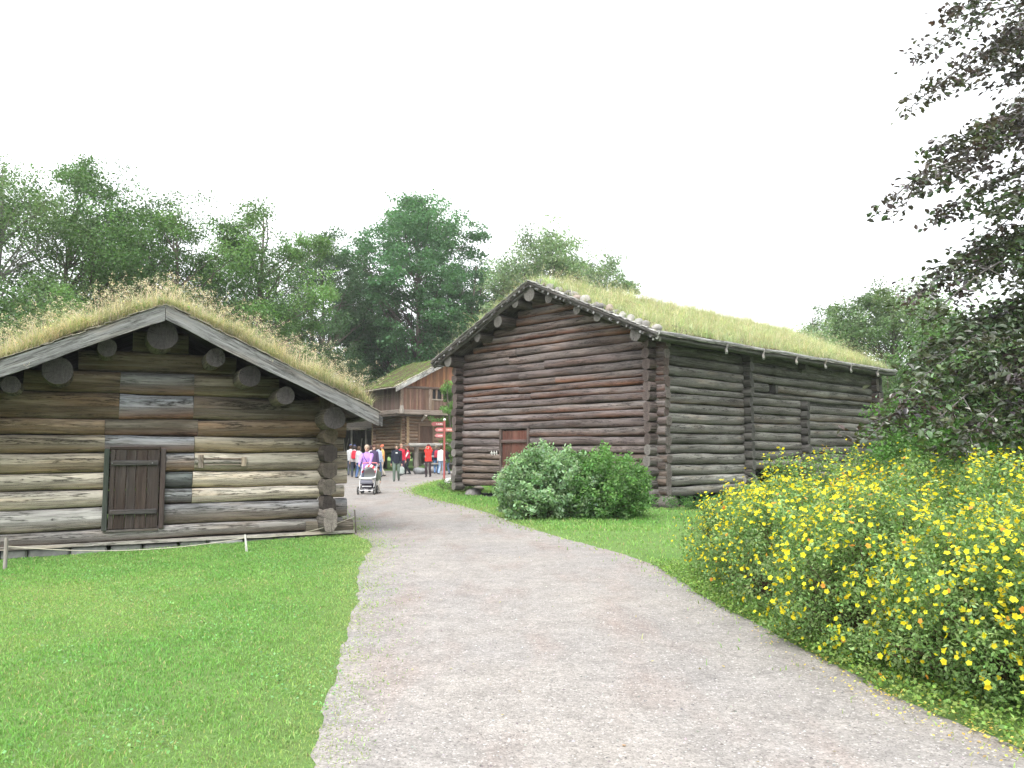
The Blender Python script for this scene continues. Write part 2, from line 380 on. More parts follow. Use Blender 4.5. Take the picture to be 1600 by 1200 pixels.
# one sheet: fine cells near, stretched far out to the horizon
def grow(a, b, near, far):
    q = list(np.arange(a, b, near)); s = near; x = b
    up = []
    while x < far: up.append(x); s *= 1.35; x += s
    s = near; x = a; dn = []
    while x > -far: s *= 1.35; x -= s; dn.append(x)
    return np.array(dn[::-1]+q+up)
xs = grow(-16, 16, .35, 900); ys = grow(-4, 60, .4, 1200)
X, Y = np.meshgrid(xs, ys); V = np.stack([X, Y, gz(X, Y)], -1).reshape(-1, 3)
nx = len(xs); i = np.arange((nx-1)*(len(ys)-1)); r, c = i//(nx-1), i % (nx-1); k = r*nx+c
npmesh('ground', V, [np.stack([k, k+1, k+nx+1, k+nx], 1)], np.full((len(V), 3), .1), LAWN, smooth=True, kind='structure')

LEFT = [(-.68, -4), (-.76, 1), (-.86, 3.75), (-.96, 4.5), (-1.24, 6.3), (-1.52, 8.4), (-1.88, 10), (-2.08, 12.2), (-2.25, 13.2), (-2.75, 14.2), (-3.1, 16), (-5, 22), (-9, 30), (-12, 42), (-13, 52), (-11, 58)]
RIGHT = [(2.75, -4), (2.7, 1), (2.58, 4.0)] + [tuple(gnd(*p)[:2]) for p in ((1400, 1098), (1250, 1020), (1150, 968), (1080, 928), (1045, 900), (1000, 875), (900, 848), (820, 825), (740, 795), (680, 782), (634, 768), (655, 757), (700, 748))] + [(0, 42), (6, 48), (14, 56)]
def densify(L, step=.10, j=.013, seed=1):
    rr = random.Random(seed); out = []; q = 0
    for (a, b), (c_, d) in zip(L[:-1], L[1:]):
        m = max(1, int(math.hypot(c_-a, d-b)/step))
        for i in range(m):
            t = i/m; q = q*.7+rr.gauss(0, j); out.append((a+(c_-a)*t+q, b+(d-b)*t+q*.4))
    out.append(L[-1]); return out
def smooth_line(L):
    o = [L[0]]
    for a, b in zip(L[:-1], L[1:]): o += [(a[0]*.75+b[0]*.25, a[1]*.75+b[1]*.25), (a[0]*.25+b[0]*.75, a[1]*.25+b[1]*.75)]
    return o+[L[-1]]
LEFTs = densify(smooth_line(LEFT), seed=1); RIGHTs = densify(smooth_line(RIGHT), seed=2)
poly = np.array(LEFTs + RIGHTs[::-1])
def inside(x, y, poly=poly):
    x = np.asarray(x); y = np.asarray(y); c = np.zeros(x.shape, bool); px, py = poly[:, 0], poly[:, 1]; j = len(poly)-1
    for i in range(len(poly)):
        cond = ((py[i] > y) != (py[j] > y))
        xx = (px[j]-px[i])*(y-py[i])/((py[j]-py[i]) if py[j] != py[i] else 1e-9)+px[i]
        c ^= cond & (x < xx); j = i
    return c
from mathutils.geometry import tessellate_polygon
wide = np.array([(x-.06, y) for x, y in LEFTs]+[(x+.06, y-.01) for x, y in RIGHTs[::-1]])   # gravel reaches in under the first thin grass
tri = tessellate_polygon([[Vector((p[0], p[1], 0)) for p in wide]])
pv = np.array([[p[0], p[1], float(max(0, gz(p[0], p[1])))+.004+(.0)] for p in wide])
# left margin dips with the lawn: keep the sheet just above it
pv[:, 2] = np.where(gz(wide[:, 0], wide[:, 1]) < -.004, .004, pv[:, 2])
npmesh('gravel_path', pv, [np.array(tri)], np.full((len(pv), 3), .3), GRAVEL, kind='structure')

_e = [(-.35, -.25), (13.9, -.25), (13.9, 8.5), (-.35, 8.5)]
_e = [(3.84+x*math.cos(rad(43))-y*math.sin(rad(43)), 20.93+x*math.sin(rad(43))+y*math.cos(rad(43)), .008) for x, y in _e]
npmesh('shaded_earth', np.array(_e), [np.array([[0, 1, 2, 3]])], np.full((4, 3), .03), SOIL, kind='structure')  # soil coloured near black, carrying the shade beneath the barn floor
def dist_to(L, x, y):
    L = np.array(L); d = np.full(x.shape, 1e9)
    for a, b in zip(L[:-1], L[1:]):
        ab = b-a; t = (((x-a[0])*ab[0]+(y-a[1])*ab[1])/(ab@ab+1e-9)).clip(0, 1)
        d = np.minimum(d, np.hypot(x-a[0]-t*ab[0], y-a[1]-t*ab[1]))
    return d

# ------------------------------------------------------------------ timber buildings
def log_course(M, a, b, z0, z1, z0b, z1b, axis, face, th, ct, cb, ecol, gap=.004, jit=.018, seg=.40, power=.52):
    """one wall log from a to b along `axis` ('x'/'y'), bottom/top z at both ends, outer face at coordinate `face`, thickness th (signed, inward)"""
    n = max(2, int(abs(b-a)/seg)+1); pts = []; rr = []
    w0, w1, w2 = random.uniform(-.012, .012), random.uniform(0, 6), random.uniform(0, 6)
    for i in range(n+1):
        t = i/n; l = a+(b-a)*t; zb = z0+(z0b-z0)*t; zt = z1+(z1b-z1)*t
        d = face+th/2+.01*math.sin(l*1.3+w1)+w0
        z = (zb+zt)/2; h = (zt-zb)/2-gap
        z += .009*math.sin(l*1.7+w2)+.004*math.sin(l*4.9+w1)
        pts.append((l, d, z) if axis == 'x' else (d, l, z)); rr.append((abs(th)/2*random.uniform(.96, 1.04), h*random.uniform(.975, 1.02)))
    ct = np.array(ct); cb = np.array(cb); k = random.uniform(.9, 1.1); s0 = random.random()*9
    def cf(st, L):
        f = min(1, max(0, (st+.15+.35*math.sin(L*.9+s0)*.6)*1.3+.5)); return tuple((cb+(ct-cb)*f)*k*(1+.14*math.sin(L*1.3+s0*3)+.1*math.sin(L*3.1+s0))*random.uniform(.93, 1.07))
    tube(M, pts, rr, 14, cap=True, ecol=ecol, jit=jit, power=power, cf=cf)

def logend(M, p0, p1, r, col, ecol, n=9, jit=.06, power=.9):
    d = np.array(p1, float)-np.array(p0, float); ps = [np.array(p0)+d*t for t in (0, .5, 1)]
    tube(M, ps, [r, (r[0]*1.02, r[1]*1.0) if hasattr(r, '__len__') else r*1.02, r], n, col=col, ecol=ecol, jit=jit, power=power)

def sod_roof(T, parent, half, zr, slope, l0, l1, mat, grass_n, ghi, palette, edge_l0=True, turf=.13, grass_set=.1, dens_front=None, straw=.4, tall=0.0):
    """T(s,l,z) maps across/along/up to local xyz. zr = top of boards at the ridge"""
    # deck boards
    M = MB()
    for sg in (-1, 1):
        nb = max(6, int((l1-l0)/.45))
        for i in range(nb):
            a = l0+(l1-l0)*i/nb; b = l0+(l1-l0)*(i+1)/nb-.012; e = half+random.uniform(-.03, .03)
            p = np.array(T(0, a, zr-.045)); q = np.array(T(sg*e, a, zr-.045-slope*e)); r_ = np.array(T(0, b, zr-.045))
            c = random.uniform(.7, 1.2)
            quadbox(M, p, q-p, r_-p, np.array(T(0, 0, .04))-np.array(T(0, 0, 0)), (.10*c, .09*c, .08*c))
    roof = M.build('roof', mat, parent)
    # turf body
    def nz(s, l): return .035*math.sin(s*3.1+l*1.7)+.03*math.sin(l*4.3-s*2.2)
    ns, nl = 26, max(10, int((l1-l0)/.3)); V = []; Fc = []; g = .1
    for j in range(nl+1):
        l = l0+g+(l1-l0-2*g)*j/nl
        for i in range(ns+1):
            s = -half+.07+(2*half-.14)*i/ns
            th = turf+nz(s, l); 
            if i in (0, ns) or j in (0, nl): th = .004
            elif i in (1, ns-1) or j in (1, nl-1): th *= .75
            V.append(T(s, l, zr-slope*abs(s)+th-.002*(abs(s) < .01)))
    for j in range(nl):
        for i in range(ns):
            k = j*(ns+1)+i; Fc.append((k, k+1, k+ns+2, k+ns+1))
    M = MB(); M.add([np.array(v) for v in V], Fc, (.085, .075, .035)); tf = M.build('turf', SOIL, roof)
    # standing grass
    n = grass_n; s = RG.uniform(-half+.08, half-.08, n); l = l0+.07+(l1-l0-.14)*RG.uniform(0, 1, n)
    if dens_front: l = l0+.07+(l1-l0-.14)*RG.uniform(0, 1, n)**dens_front
    z = zr-slope*np.abs(s)+turf*.6+.03*np.sin(s*3.1+l*1.7)
    nc = int((l1-l0)*half*16); ci = RG.integers(0, nc, n); cs = RG.uniform(-half+.12, half-.12, nc); cL = l0+.12+(l1-l0-.24)*RG.uniform(0, 1, nc)**(dens_front or 1); inc = RG.random(n) < .42
    s = np.where(inc, (cs[ci]+RG.normal(0, .055, n)).clip(-half+.06, half-.06), s); l = np.where(inc, (cL[ci]+RG.normal(0, .055, n)).clip(l0+.05, l1-.05), l); z = zr-slope*np.abs(s)+turf*.6+.03*np.sin(s*3.1+l*1.7)
    P = np.array([T(a, b, c) for a, b, c in zip(s, l, z)]); chh = RG.uniform(.6, 1.45, nc); ct_ = RG.uniform(.7, 1.25, (nc, 1))*(1+RG.normal(0, .06, (nc, 3)))
    cl = .5+.5*np.sin(s*1.7+np.sin(l*1.3)*2)*np.sin(l*1.1+1)            # patches of taller and drier grass
    H = ghi*(.22+.78*RG.random(n)**1.6)*(.6+.5*cl)*np.where(inc, chh[ci], .75)
    dry = RG.random(n) < straw*(.5+cl*.9)
    c = np.where(dry[:, None], tint(palette[1], n), tint(palette[0], n)); tip = np.where(dry[:, None], tint(palette[2], n), c*1.25)
    c = np.where(inc[:, None], c*ct_[ci], c); tip = np.where(inc[:, None], tip*ct_[ci], tip)
    blades('grass', P, H, RG.uniform(.004, .009, n)*(.9 if dens_front else 1.25), .75, c, DRY, roof, .75, tipcol=tip, kind='stuff')
    nw = int(n*.10); iw = RG.integers(0, n, nw); iw = iw[inc[iw]]
    leaves('weeds', P[iw]+RG.normal(0, .03, (len(iw), 3))+np.array([0, 0, .09]), RG.uniform(.03, .07, len(iw)), tint((.20, .30, .10), len(iw), .3), GRASS, roof, asp=.45, nrm=np.array([[0, 0, .7]]), spread=.8, kind='stuff')
    nf_ = int(n*.012); jf = RG.integers(0, n, nf_); leaves('small_flowers', P[jf]+np.stack([RG.normal(0, .03, nf_), RG.normal(0, .03, nf_), H[jf]*.8], 1), RG.uniform(.02, .04, nf_), tint((.75, .72, .40), nf_, .15), PETAL, roof, asp=.9, kind='stuff')
    if tall:
        n = int(tall); s = RG.uniform(-half+.1, half-.1, n); l = l0+.07+(l1-l0-.14)*RG.uniform(0, 1, n)**(dens_front or 1)
        z = zr-slope*np.abs(s)+turf*.6
        P = np.array([T(a, b, c) for a, b, c in zip(s, l, z)]); H = ghi*RG.uniform(.8, 1.35, n)
        o = blades('seed_stalks', P, H, RG.uniform(.004, .008, n), .5, tint(palette[2], n), DRY, roof, .9, kind='stuff')
        me = o.data; vv = np.zeros(len(me.vertices)*3); me.vertices.foreach_get('co', vv); vv = vv.reshape(-1, 5, 3)
        k = 12; tip = np.repeat(vv[:, 4], k, 0)+RG.normal(0, .022, (n*k, 3)); 
        leaves('seed_heads', tip, RG.uniform(.012, .026, n*k), tint(palette[2], n*k), DRY, roof, asp=.5, kind='stuff')
    return roof

def ragged_strip(M, p0, p1, wdir, w, col, n, lift=(0, 0, 1), j=.02):
    """a run of overlapping curled bark flakes"""
    p0, p1, wdir = np.array(p0, float), np.array(p1, float), np.array(wdir, float); lift = np.array(lift, float)
    for i in range(n):
        a = p0+(p1-p0)*(i/n+random.uniform(-.3, .1)/n); b = p0+(p1-p0)*((i+1)/n+random.uniform(0, .5)/n); ww = w*random.uniform(.6, 1.3)
        o = lift*random.uniform(0, j); t = lift*random.uniform(-.6, 1)*j
        V = [a+o, b+o+t*.3, b+wdir*ww+o+t, a+wdir*ww*random.uniform(.8, 1.1)+o-t*.2]
        V += [v-lift*.007 for v in V]; c = np.array(col)*random.uniform(.55, 1.25)
        M.add(V, [(0, 1, 2, 3), (4, 7, 6, 5), (0, 4, 5, 1), (1, 5, 6, 2), (2, 6, 7, 3), (3, 7, 4, 0)], tuple(c), smooth=False)

PAL_DRY = ((.29, .34, .16), (.56, .52, .36), (.68, .61, .47))
PAL_GREEN = ((.36, .43, .22), (.52, .53, .34), (.66, .63, .45))

# ---- left cabin ----
def build_cabin():
    o = empty('log_cabin', (-5.7231, 12.897, 0), rad(27), label='low brown log cabin with a plank door and dry grass on its roof', cat='cabin')
    Z = [-.16, .04+.03, .29, .61, .88, 1.15, 1.45, 1.73, 1.99, 2.40, 2.75, 3.08, 3.42]
    # seam heights measured at x=-1.75 and x=1.1
    ZL = [.05, .26, .60, .88, 1.15, 1.45, 1.73, 1.98, 2.41, 2.74, 3.07, 3.42]
    ZR = [.09, .30, .63, .88, 1.15, 1.46, 1.72, 2.00, 2.39, 2.76, 3.08, 3.42]
    top = [(.29, .275, .265), (.38, .365, .35), (.47, .43, .37), (.45, .405, .335), (.42, .365, .29), (.31, .26, .20), (.21, .15, .10), (.165, .115, .075), (.11, .08, .055), (.115, .085, .06), (.125, .095, .068)]  # higher logs darker: shade under the roof overhang put into their colour
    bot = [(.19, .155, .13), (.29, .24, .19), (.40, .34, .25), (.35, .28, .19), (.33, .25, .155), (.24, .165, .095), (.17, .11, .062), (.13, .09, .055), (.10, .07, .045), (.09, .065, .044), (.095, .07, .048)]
    slope = .46; zr = 3.70
    def lim(z): return (zr-.06-z)/slope-.02
    def zz(x, i): return ZL[i]+(ZR[i]-ZL[i])*(x+1.75)/2.85
    DL, DR = -.76, .13
    M = MB(); XL = -3.15
    for i in range(11):
        x0, x1 = XL, 3.08+random.uniform(-.05, .05)
        if ZL[i+1] > 1.98: L = lim(ZL[i+1]+.02); x0, x1 = max(XL, -L), min(2.62, L)
        segs = [(x0, x1, top[i], bot[i])]
        dk = (.17, .175, .18)
        if 1 <= i <= 5:                    # logs stop at the door posts; old repair pieces right of the door
            lt = tuple(np.array(top[i])*(1.12 if i in (2, 3, 4) else 1))
            segs = [(x0, DL, lt, bot[i])]
            if i == 1: segs += [(DR, x1, (.27, .27, .28), (.20, .155, .12))]
            elif i == 2: segs += [(DR, .54, (.20, .21, .22), (.07, .045, .045)), (.545, x1, top[i], bot[i])]
            elif i == 3: segs += [(DR, .54, (.10, .115, .115), (.035, .035, .035)), (.545, x1, top[i], bot[i])]
            elif i == 4: segs += [(DR, .56, (.24, .255, .28), (.22, .14, .085)), (.565, x1, (.36, .33, .27), (.26, .21, .145))]
            elif i == 5: segs += [(DL, .55, (.24, .25, .27), (.18, .10, .075)), (.555, x1, (.25, .225, .18), (.24, .18, .10))]
        if i == 6: segs = [(x0, -.77, top[i], bot[i]), (-.765, .60, (.13, .11, .085), (.19, .095, .07)), (.605, x1, top[i], bot[i])]
        if i == 7: segs = [(x0, -.58, top[i], bot[i]), (-.575, .52, (.25, .255, .285), (.19, .095, .06)), (.525, x1, (.10, .08, .065), (.13, .10, .07))]
        if i == 8: segs = [(x0, -.58, top[i], bot[i]), (-.575, .52, (.12, .12, .125), (.15, .085, .055)), (.525, x1, (.12, .095, .07), (.12, .10, .06))]
        for a, b, ct, cb in segs:
            zb0, zt0, zb1, zt1 = zz(a, i), zz(a, i+1), zz(b, i), zz(b, i+1)
            if i == 5 and a == DL: pass
            if i == 5 and b == DL: pass
            if (a, b) == (x0, DL) and i == 5: b = DL
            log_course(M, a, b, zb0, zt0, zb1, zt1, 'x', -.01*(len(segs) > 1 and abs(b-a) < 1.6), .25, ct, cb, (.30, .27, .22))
    prism(M, [(-3.0, .05), (DL+.02, .05), (DL+.02, 1.5), (DR-.02, 1.5), (DR-.02, .05), (2.9, .05), (2.9, 1.9), (0, 3.30), (-3.0, 1.9)], 'y', .10, .15, (.05, .045, .04))
    M.build('log_wall', W_CABIN, o)
    # side walls and back wall
    for sx, nm in ((1, 'r'), (-1, 'l')):
        M = MB()
        for i in range(8):
            z0, z1 = ZL[i]+.12, ZL[i+1]+.12
            x = sx*2.73
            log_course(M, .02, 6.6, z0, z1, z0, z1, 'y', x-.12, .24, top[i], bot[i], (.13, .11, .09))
        prism(M, [(.05, .15), (6.1, .15), (6.1, 2.1), (.05, 2.1)], 'x', x-.03, x+.03, (.05, .045, .04))
        M.build('log_wall', W_CABIN, o)
        M = MB()                                                   # hewn corner ends standing out in front of the wall
        hs_ = [(.30, .42), (.55, .33), (.86, .30), (1.15, .30), (1.44, .31), (1.74, .27)]
        for i, (z, h) in enumerate(hs_):
            d = -.30-.04*random.random()-(.10 if i == 0 else 0); c = ((.17, .15, .135), (.06, .05, .045), (.15, .13, .11), (.10, .085, .07), (.06, .05, .045), (.13, .105, .075))[i]
            logend(M, (sx*2.72+random.uniform(-.02, .02), .1, z), (sx*2.73, d, z), (.125+.01*random.random(), h*.5), c, tuple(np.array(c)*(1.5 if i == 0 else .8)), 7, .10, .85)
        M.build('corner_joint', W_CABIN, o)
    M = MB()
    for i in range(11):
        x1 = 3.1
        if ZL[i+1] > 1.98: x1 = min(3.0, lim(ZL[i+1]))
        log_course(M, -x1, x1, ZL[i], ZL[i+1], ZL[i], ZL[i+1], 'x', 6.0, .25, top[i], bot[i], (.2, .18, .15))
    M.build('log_wall', W_CABIN, o)
    # sill projecting board + foundation
    M = MB()
    quadbox(M, (-3.3, -.07, .015), (6.55, 0, .02), (0, .2, 0), (0, 0, .045), (.40, .37, .33))
    M.build('sill_board', W_BOARD, o)
    M = MB(); x = -3.3
    while x < 3.1:
        wd = random.uniform(.25, .6)
        for zl in (-.30, -.13):
            c = random.uniform(.6, 1.1)
            box(M, (x+random.uniform(0, .04), -.03+random.uniform(-.03, .02), zl), (x+wd-.015, .3, zl+.155-random.uniform(0, .03)), (.26*c, .26*c, .25*c), bev=.03)
        x += wd
    for sx in (-2.85, 2.6): box(M, (sx, .32, -.3), (sx+.25, 6.2, .1), (.24, .24, .23), bev=.03)
    M.build('stone_foundation', STONE, o)
    # long bottom log end at the corner
    M = MB(); logend(M, (2.4, .12, .16), (3.24, .12, .12), (.15, .15), (.15, .13, .10), (.06, .05, .04), 9, .05)
    M.build('sill_log', W_CABIN, o)
    # door
    d = empty('door', (0, 0, 0)); d.parent = o
    M = MB(); bw = [(DL+.09, -.60), (-.595, -.44), (-.435, -.30), (-.295, -.14), (-.135, .04)]
    for a, b in bw:
        c = random.uniform(.8, 1.15); box(M, (a, -.035, .26), (b-.002, .0, 1.50), (.055*c, .040*c, .034*c), along=2, bev=.004)
    M.build('door_leaf', W_BOARD2, d)
    for z in (.52, 1.29):
        M = MB(); box(M, (DL+.10, -.075, z-.035), (.02, -.036, z+.045), (.075, .07, .07), bev=.014); M.build('door_batten', W_BOARD2, d)
    M = MB()
    box(M, (DL, -.05, .24), (DL+.075, .2, 1.52), (.05, .06, .05), along=2, bev=.01); box(M, (.055, -.05, .24), (.13, .2, 1.52), (.07, .05, .045), along=2, bev=.01)
    box(M, (DL+.08, -.045, 1.505), (.05, .2, 1.55), (.05, .035, .03), bev=.006); box(M, (DL+.08, -.045, .215), (.05, .2, .25), (.12, .11, .10), bev=.006)
    M.build('door_frame', W_BOARD2, d)
    for nx_ in (-.07, DL+.115):
        M = MB(); ico(M, (nx_, -.085, 1.29), .012, (.2, .2, .2)); M.build('nail', PAINT, d)
    # wooden sliding bar lock on the wall
    lk = empty('wooden_bolt', (0, 0, 0)); lk.parent = o
    M = MB(); box(M, (.62, -.055, 1.20), (.70, -.012, 1.42), (.30, .24, .19), along=2, bev=.008)
    box(M, (.56, -.045, 1.285), (1.30, -.022, 1.33), (.34, .31, .27), bev=.006)
    box(M, (1.30, -.05, 1.22), (1.38, -.014, 1.38), (.33, .28, .22), along=2, bev=.008)
    box(M, (.70, -.03, 1.345), (1.30, -.012, 1.365), (.28, .22, .17)); box(M, (.70, -.03, 1.245), (1.30, -.012, 1.265), (.28, .22, .17))
    M.build('bolt_bar', W_BOARD, lk)
    # purlin ends
    for x, z, r in ((-2.71, 2.03, .19), (-2.01, 2.44, .125), (-1.43, 2.67, .205), (-.79, 3.05, .135), (-.03, 3.28, .225), (.77, 2.98, .15), (1.30, 2.70, .175), (1.88, 2.40, .15), (2.71, 2.04, .19)):
        M = MB(); e = random.uniform(-.06, .06)
        tube(M, [(x, 6.7, z-.02), (x, 3, z), (x, .2, z-.01), (x, -.3, z-.01), (x+.01, -.62+e, z)], [r*.9, r*.95, r, r, r*1.0], 18, col=(.13, .11, .085), ecol=tuple(np.array((.058, .052, .051))*random.uniform(.75, 1.5)), jit=.035)
        M.build('purlin', W_CABIN, o)
    T = lambda s, l, z: (s, l, z)
    roof = sod_roof(T, o, 3.42, zr, slope, -.80, 6.7, W_BOARD, 90000, .40, PAL_DRY, dens_front=2.4, straw=.62, tall=2600)
    # barge boards: two pieces meeting at the ridge
    for sg in (-1, 1):
        M = MB(); n = 12; th = .035
        for (y0, dz, wdt, s1, cc) in ((-.84, .03, .235, 3.42, (.21, .21, .212)), (-.802, -.02, .16, 3.5, (.12, .115, .112))):
            V = []
            for i in range(n+1):
                s = s1*i/n; zt = zr+dz-slope*s+.004*math.sin(i*1.9); zb = zt-wdt+(.012*math.sin(i*.9+sg)); 
                for (yy, z_) in ((y0, zt), (y0, zb), (y0+th, zb), (y0+th, zt)): V.append((sg*s+sg*.004, yy, z_))
            Fc = []
            for i in range(n):
                for j in range(4): Fc.append((i*4+j, i*4+(j+1) % 4, i*4+4+(j+1) % 4, i*4+4+j))
            Fc += [(0, 1, 2, 3), (n*4, n*4+3, n*4+2, n*4+1)]
            q = random.random()*20
            M.add([np.array(v) for v in V], Fc, cc, [(v[0]*1.1+q, v[2]+abs(v[0])*slope+q) for v in V], smooth=False)
        M.build('barge_board', W_BOARD, roof)
        M = MB()
        ragged_strip(M, (0, -.86, zr+.045), (sg*3.44, -.86, zr+.045-slope*3.44), (0, .14, 0), 1, (.40, .36, .30), 42, j=.025)
        ragged_strip(M, (sg*3.40, -.8, zr+.02-slope*3.4), (sg*3.40, 6.6, zr+.02-slope*3.4), (sg*.08, 0, -.03), 1, (.34, .30, .25), 46, j=.02)
        M.build('bark_edge', BARK, roof)
    # eave log under the right tip
    for sg in (-1, 1):
        M = MB(); tube(M, [(sg*3.22, -.78, 2.04), (sg*3.22, 3, 2.04), (sg*3.22, 6.6, 2.04)], .05, 8, col=(.15, .14, .12), ecol=(.2, .19, .18)); M.build('eave_pole', W_BOARD, roof)
    return o
W_BOARD2 = wood_mat('dark_plank', .3, (.075, .07, .068, 1), .55)
build_cabin()

# ---- barn ----
BARN = (3.84, 20.93, 0); BA = rad(43)
def build_barn():
    o = empty('log_barn', BARN, BA, label='tall dark log barn on the right with a grassy sod roof weighted by stones', cat='barn')
    Wd = 8.3; mid = Wd/2; zr = 6.50; slope = .445; Ln = 13.6; ov = .62
    red = [(.13, .052, .034), (.165, .068, .038), (.11, .06, .045)]
    gr = [(.155, .13, .128), (.20, .175, .168), (.13, .108, .106), (.17, .14, .132)]
    T = lambda s, l, z: (l, mid+s, z)
    # gable wall facing the path: logs run along y, face at x=0
    rs = random.Random(4)
    z = .33; hts = []
    while z < 6.2: h = rs.uniform(.20, .265); hts.append((z, z+h)); z += h
    for gx, inw in ((0, .24), (Ln-.0, -.24)):
        M = MB()
        for i, (a, b) in enumerate(hts):
            y0, y1 = -.22+rs.uniform(-.04, .04), Wd+.30+rs.uniform(-.05, .05)
            if b > 4.42:
                L = (zr-.07-b)/slope-.03
                if L < .3: continue
                y0, y1 = mid-L, mid+L
            zdoor = .95 < (a+b)/2 < 2.12 and gx == 0
            tw = rs.uniform(.0, .045)*(1 if i % 2 else -1)
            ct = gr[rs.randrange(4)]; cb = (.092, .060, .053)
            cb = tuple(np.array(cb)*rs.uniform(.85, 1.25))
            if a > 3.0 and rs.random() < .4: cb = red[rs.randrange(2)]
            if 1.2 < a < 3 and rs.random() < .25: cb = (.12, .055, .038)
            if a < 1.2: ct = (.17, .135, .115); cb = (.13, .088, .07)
            segs = [(y0, y1)] if not zdoor else [(y0, 4.95), (6.12, y1)]
            if not zdoor and gx == 0 and 3.0 < a < 4.5:
                c_ = rs.uniform(3, 6); segs = [(y0, c_), (c_+.01, y1)]
            for q, (p0, p1) in enumerate(segs):
                cb2 = cb if q == 0 else tuple(np.array(cb)*rs.uniform(.7, 1))
                e = .012
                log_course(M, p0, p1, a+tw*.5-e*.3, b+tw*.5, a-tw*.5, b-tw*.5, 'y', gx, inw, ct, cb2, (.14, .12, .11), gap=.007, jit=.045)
        xx = gx+inw/2
        if gx == 0: pl = [(.1, .36), (4.97, .36), (4.97, 2.12), (6.10, 2.12), (6.10, .36), (Wd-.1, .36), (Wd-.1, 4.45), (mid, 6.2), (.1, 4.45)]
        else: pl = [(.1, .36), (Wd-.1, .36), (Wd-.1, 4.45), (mid, 6.2), (.1, 4.45)]
        prism(M, pl, 'x', xx-.02, xx+.03, (.035, .03, .027))
        M.build('log_wall', W_BARN, o)
    # corner columns: ends of the side logs standing out of the gable wall
    for yc, nm in ((.14, 0), (Wd-.14, 1)):
        M = MB()
        zc = .36 if nm == 0 else .30
        while zc < 4.45:
            h = rs.uniform(.24, .32)
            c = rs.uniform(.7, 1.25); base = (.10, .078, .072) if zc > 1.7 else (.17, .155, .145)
            logend(M, (.1, yc+rs.uniform(-.015, .015), zc), (-.27-rs.uniform(0, .06), yc+rs.uniform(-.015, .015), zc), (.115+rs.uniform(-.01, .02), h*.52), tuple(np.array(base)*c), tuple(np.array(base)*c*1.1), 8, .09, .85)
            zc += h
        M.build('corner_joint', W_BARN, o)
    # side wall facing right: logs along x, face at y=0
    ZS = [.26, .53, .81, 1.10, 1.40, 1.66, 1.95, 2.22, 2.50, 2.76, 3.03, 3.22, 3.50, 3.78, 4.06, 4.36, 4.62]
    def wallside(face, inw, near):
        M = MB()
        for i, (a, b) in enumerate(zip(ZS[:-1], ZS[1:])):
            secs = [(.02, 4.26, a, b), (4.42, 7.76, a+.10, b+.10), (7.93, Ln+.25, a-.04, b-.04)]
            if not near: secs = [(.02, Ln+.25, a, b)]
            elif a > 3.0 and b < 4.3: secs = [(.02, 4.26, a, b), (4.42, Ln+.25, a+.07, b+.04)]
            if near and i < 2: secs = [secs[0]]+([(4.42, 7.76, a+.1, b+.1)] if False else [])+([(7.93, Ln+.25, a-.04, b-.04)] if i > 0 else [])
            if near and i == 11+0: secs = [(.02, 4.26, a, b), (4.42, 5.76, a+.07, b+.07), (6.34, Ln+.25, a+.07, b+.04)]
            for (x0, x1, p, q) in secs:
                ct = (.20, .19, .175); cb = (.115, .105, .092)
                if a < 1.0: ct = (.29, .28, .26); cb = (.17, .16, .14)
                if a > 3.6: ct = (.095, .09, .078); cb = (.07, .066, .052)  # topmost logs: darkness below the eave put into the colour
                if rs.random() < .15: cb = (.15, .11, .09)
                k = rs.uniform(.85, 1.15)*(.8 if x0 > 4 else 1); tw = rs.uniform(-.02, .02)
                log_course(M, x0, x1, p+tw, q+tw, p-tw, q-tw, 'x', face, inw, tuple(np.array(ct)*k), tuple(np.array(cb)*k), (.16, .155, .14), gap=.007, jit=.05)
        yy = face+inw/2
        if near: pl = [(.1, .36), (4.3, .36), (4.3, .98), (7.8, .98), (7.8, .60), (Ln, .60), (Ln, 4.6), (6.33, 4.6), (6.33, 3.28), (5.77, 3.28), (5.77, 4.6), (.1, 4.6)]
        else: pl = [(.1, .36), (Ln, .36), (Ln, 4.6), (.1, 4.6)]
        prism(M, pl, 'y', yy-.02, yy+.02, (.035, .035, .03))
        if near: prism(M, [(5.7, 3.6), (6.4, 3.6), (6.4, 4.6), (5.7, 4.6)], 'y', yy+.03, yy+.05, (.035, .035, .03))
        M.build('log_wall', W_BARNS, o)
    wallside(0, .24, True); wallside(Wd, -.24, False)
    # cross-wall log ends: the upright columns on the long side, and the gable ends at the near corner
    for xc, z0, z1 in ((.11, .10, 4.5), (4.34, .25, 4.5), (7.845, .65, 3.02), (7.845, 4.15, 4.55), (Ln+.12, .3, 4.5)):
        M = MB(); zc = z0+.1
        while zc < z1:
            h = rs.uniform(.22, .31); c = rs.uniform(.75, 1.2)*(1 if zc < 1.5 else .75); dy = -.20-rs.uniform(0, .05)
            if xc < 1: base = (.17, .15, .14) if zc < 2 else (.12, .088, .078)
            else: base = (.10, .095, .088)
            logend(M, (xc+rs.uniform(-.015, .015), .1, zc), (xc+rs.uniform(-.012, .012), dy, zc), (.10+rs.uniform(-.005, .02), h*.52), tuple(np.array(base)*c), tuple(np.array(base)*c*1.05), 8, .09, .85)
            zc += h
        M.build('corner_joint', W_BARNS, o)
    # short stub and sill end
    M = MB(); logend(M, (4.1, .02, .62), (4.74, .02, .62), (.13, .15), (.24, .23, .2), (.38, .36, .33), 9, .05); M.build('sill_log', W_BARNS, o)
    M = MB(); logend(M, (.14, .3, .12), (.14, -.36, .12), (.17, .17), (.17, .155, .14), (.20, .18, .165), 11, .05); M.build('sill_log', W_BARNS, o)
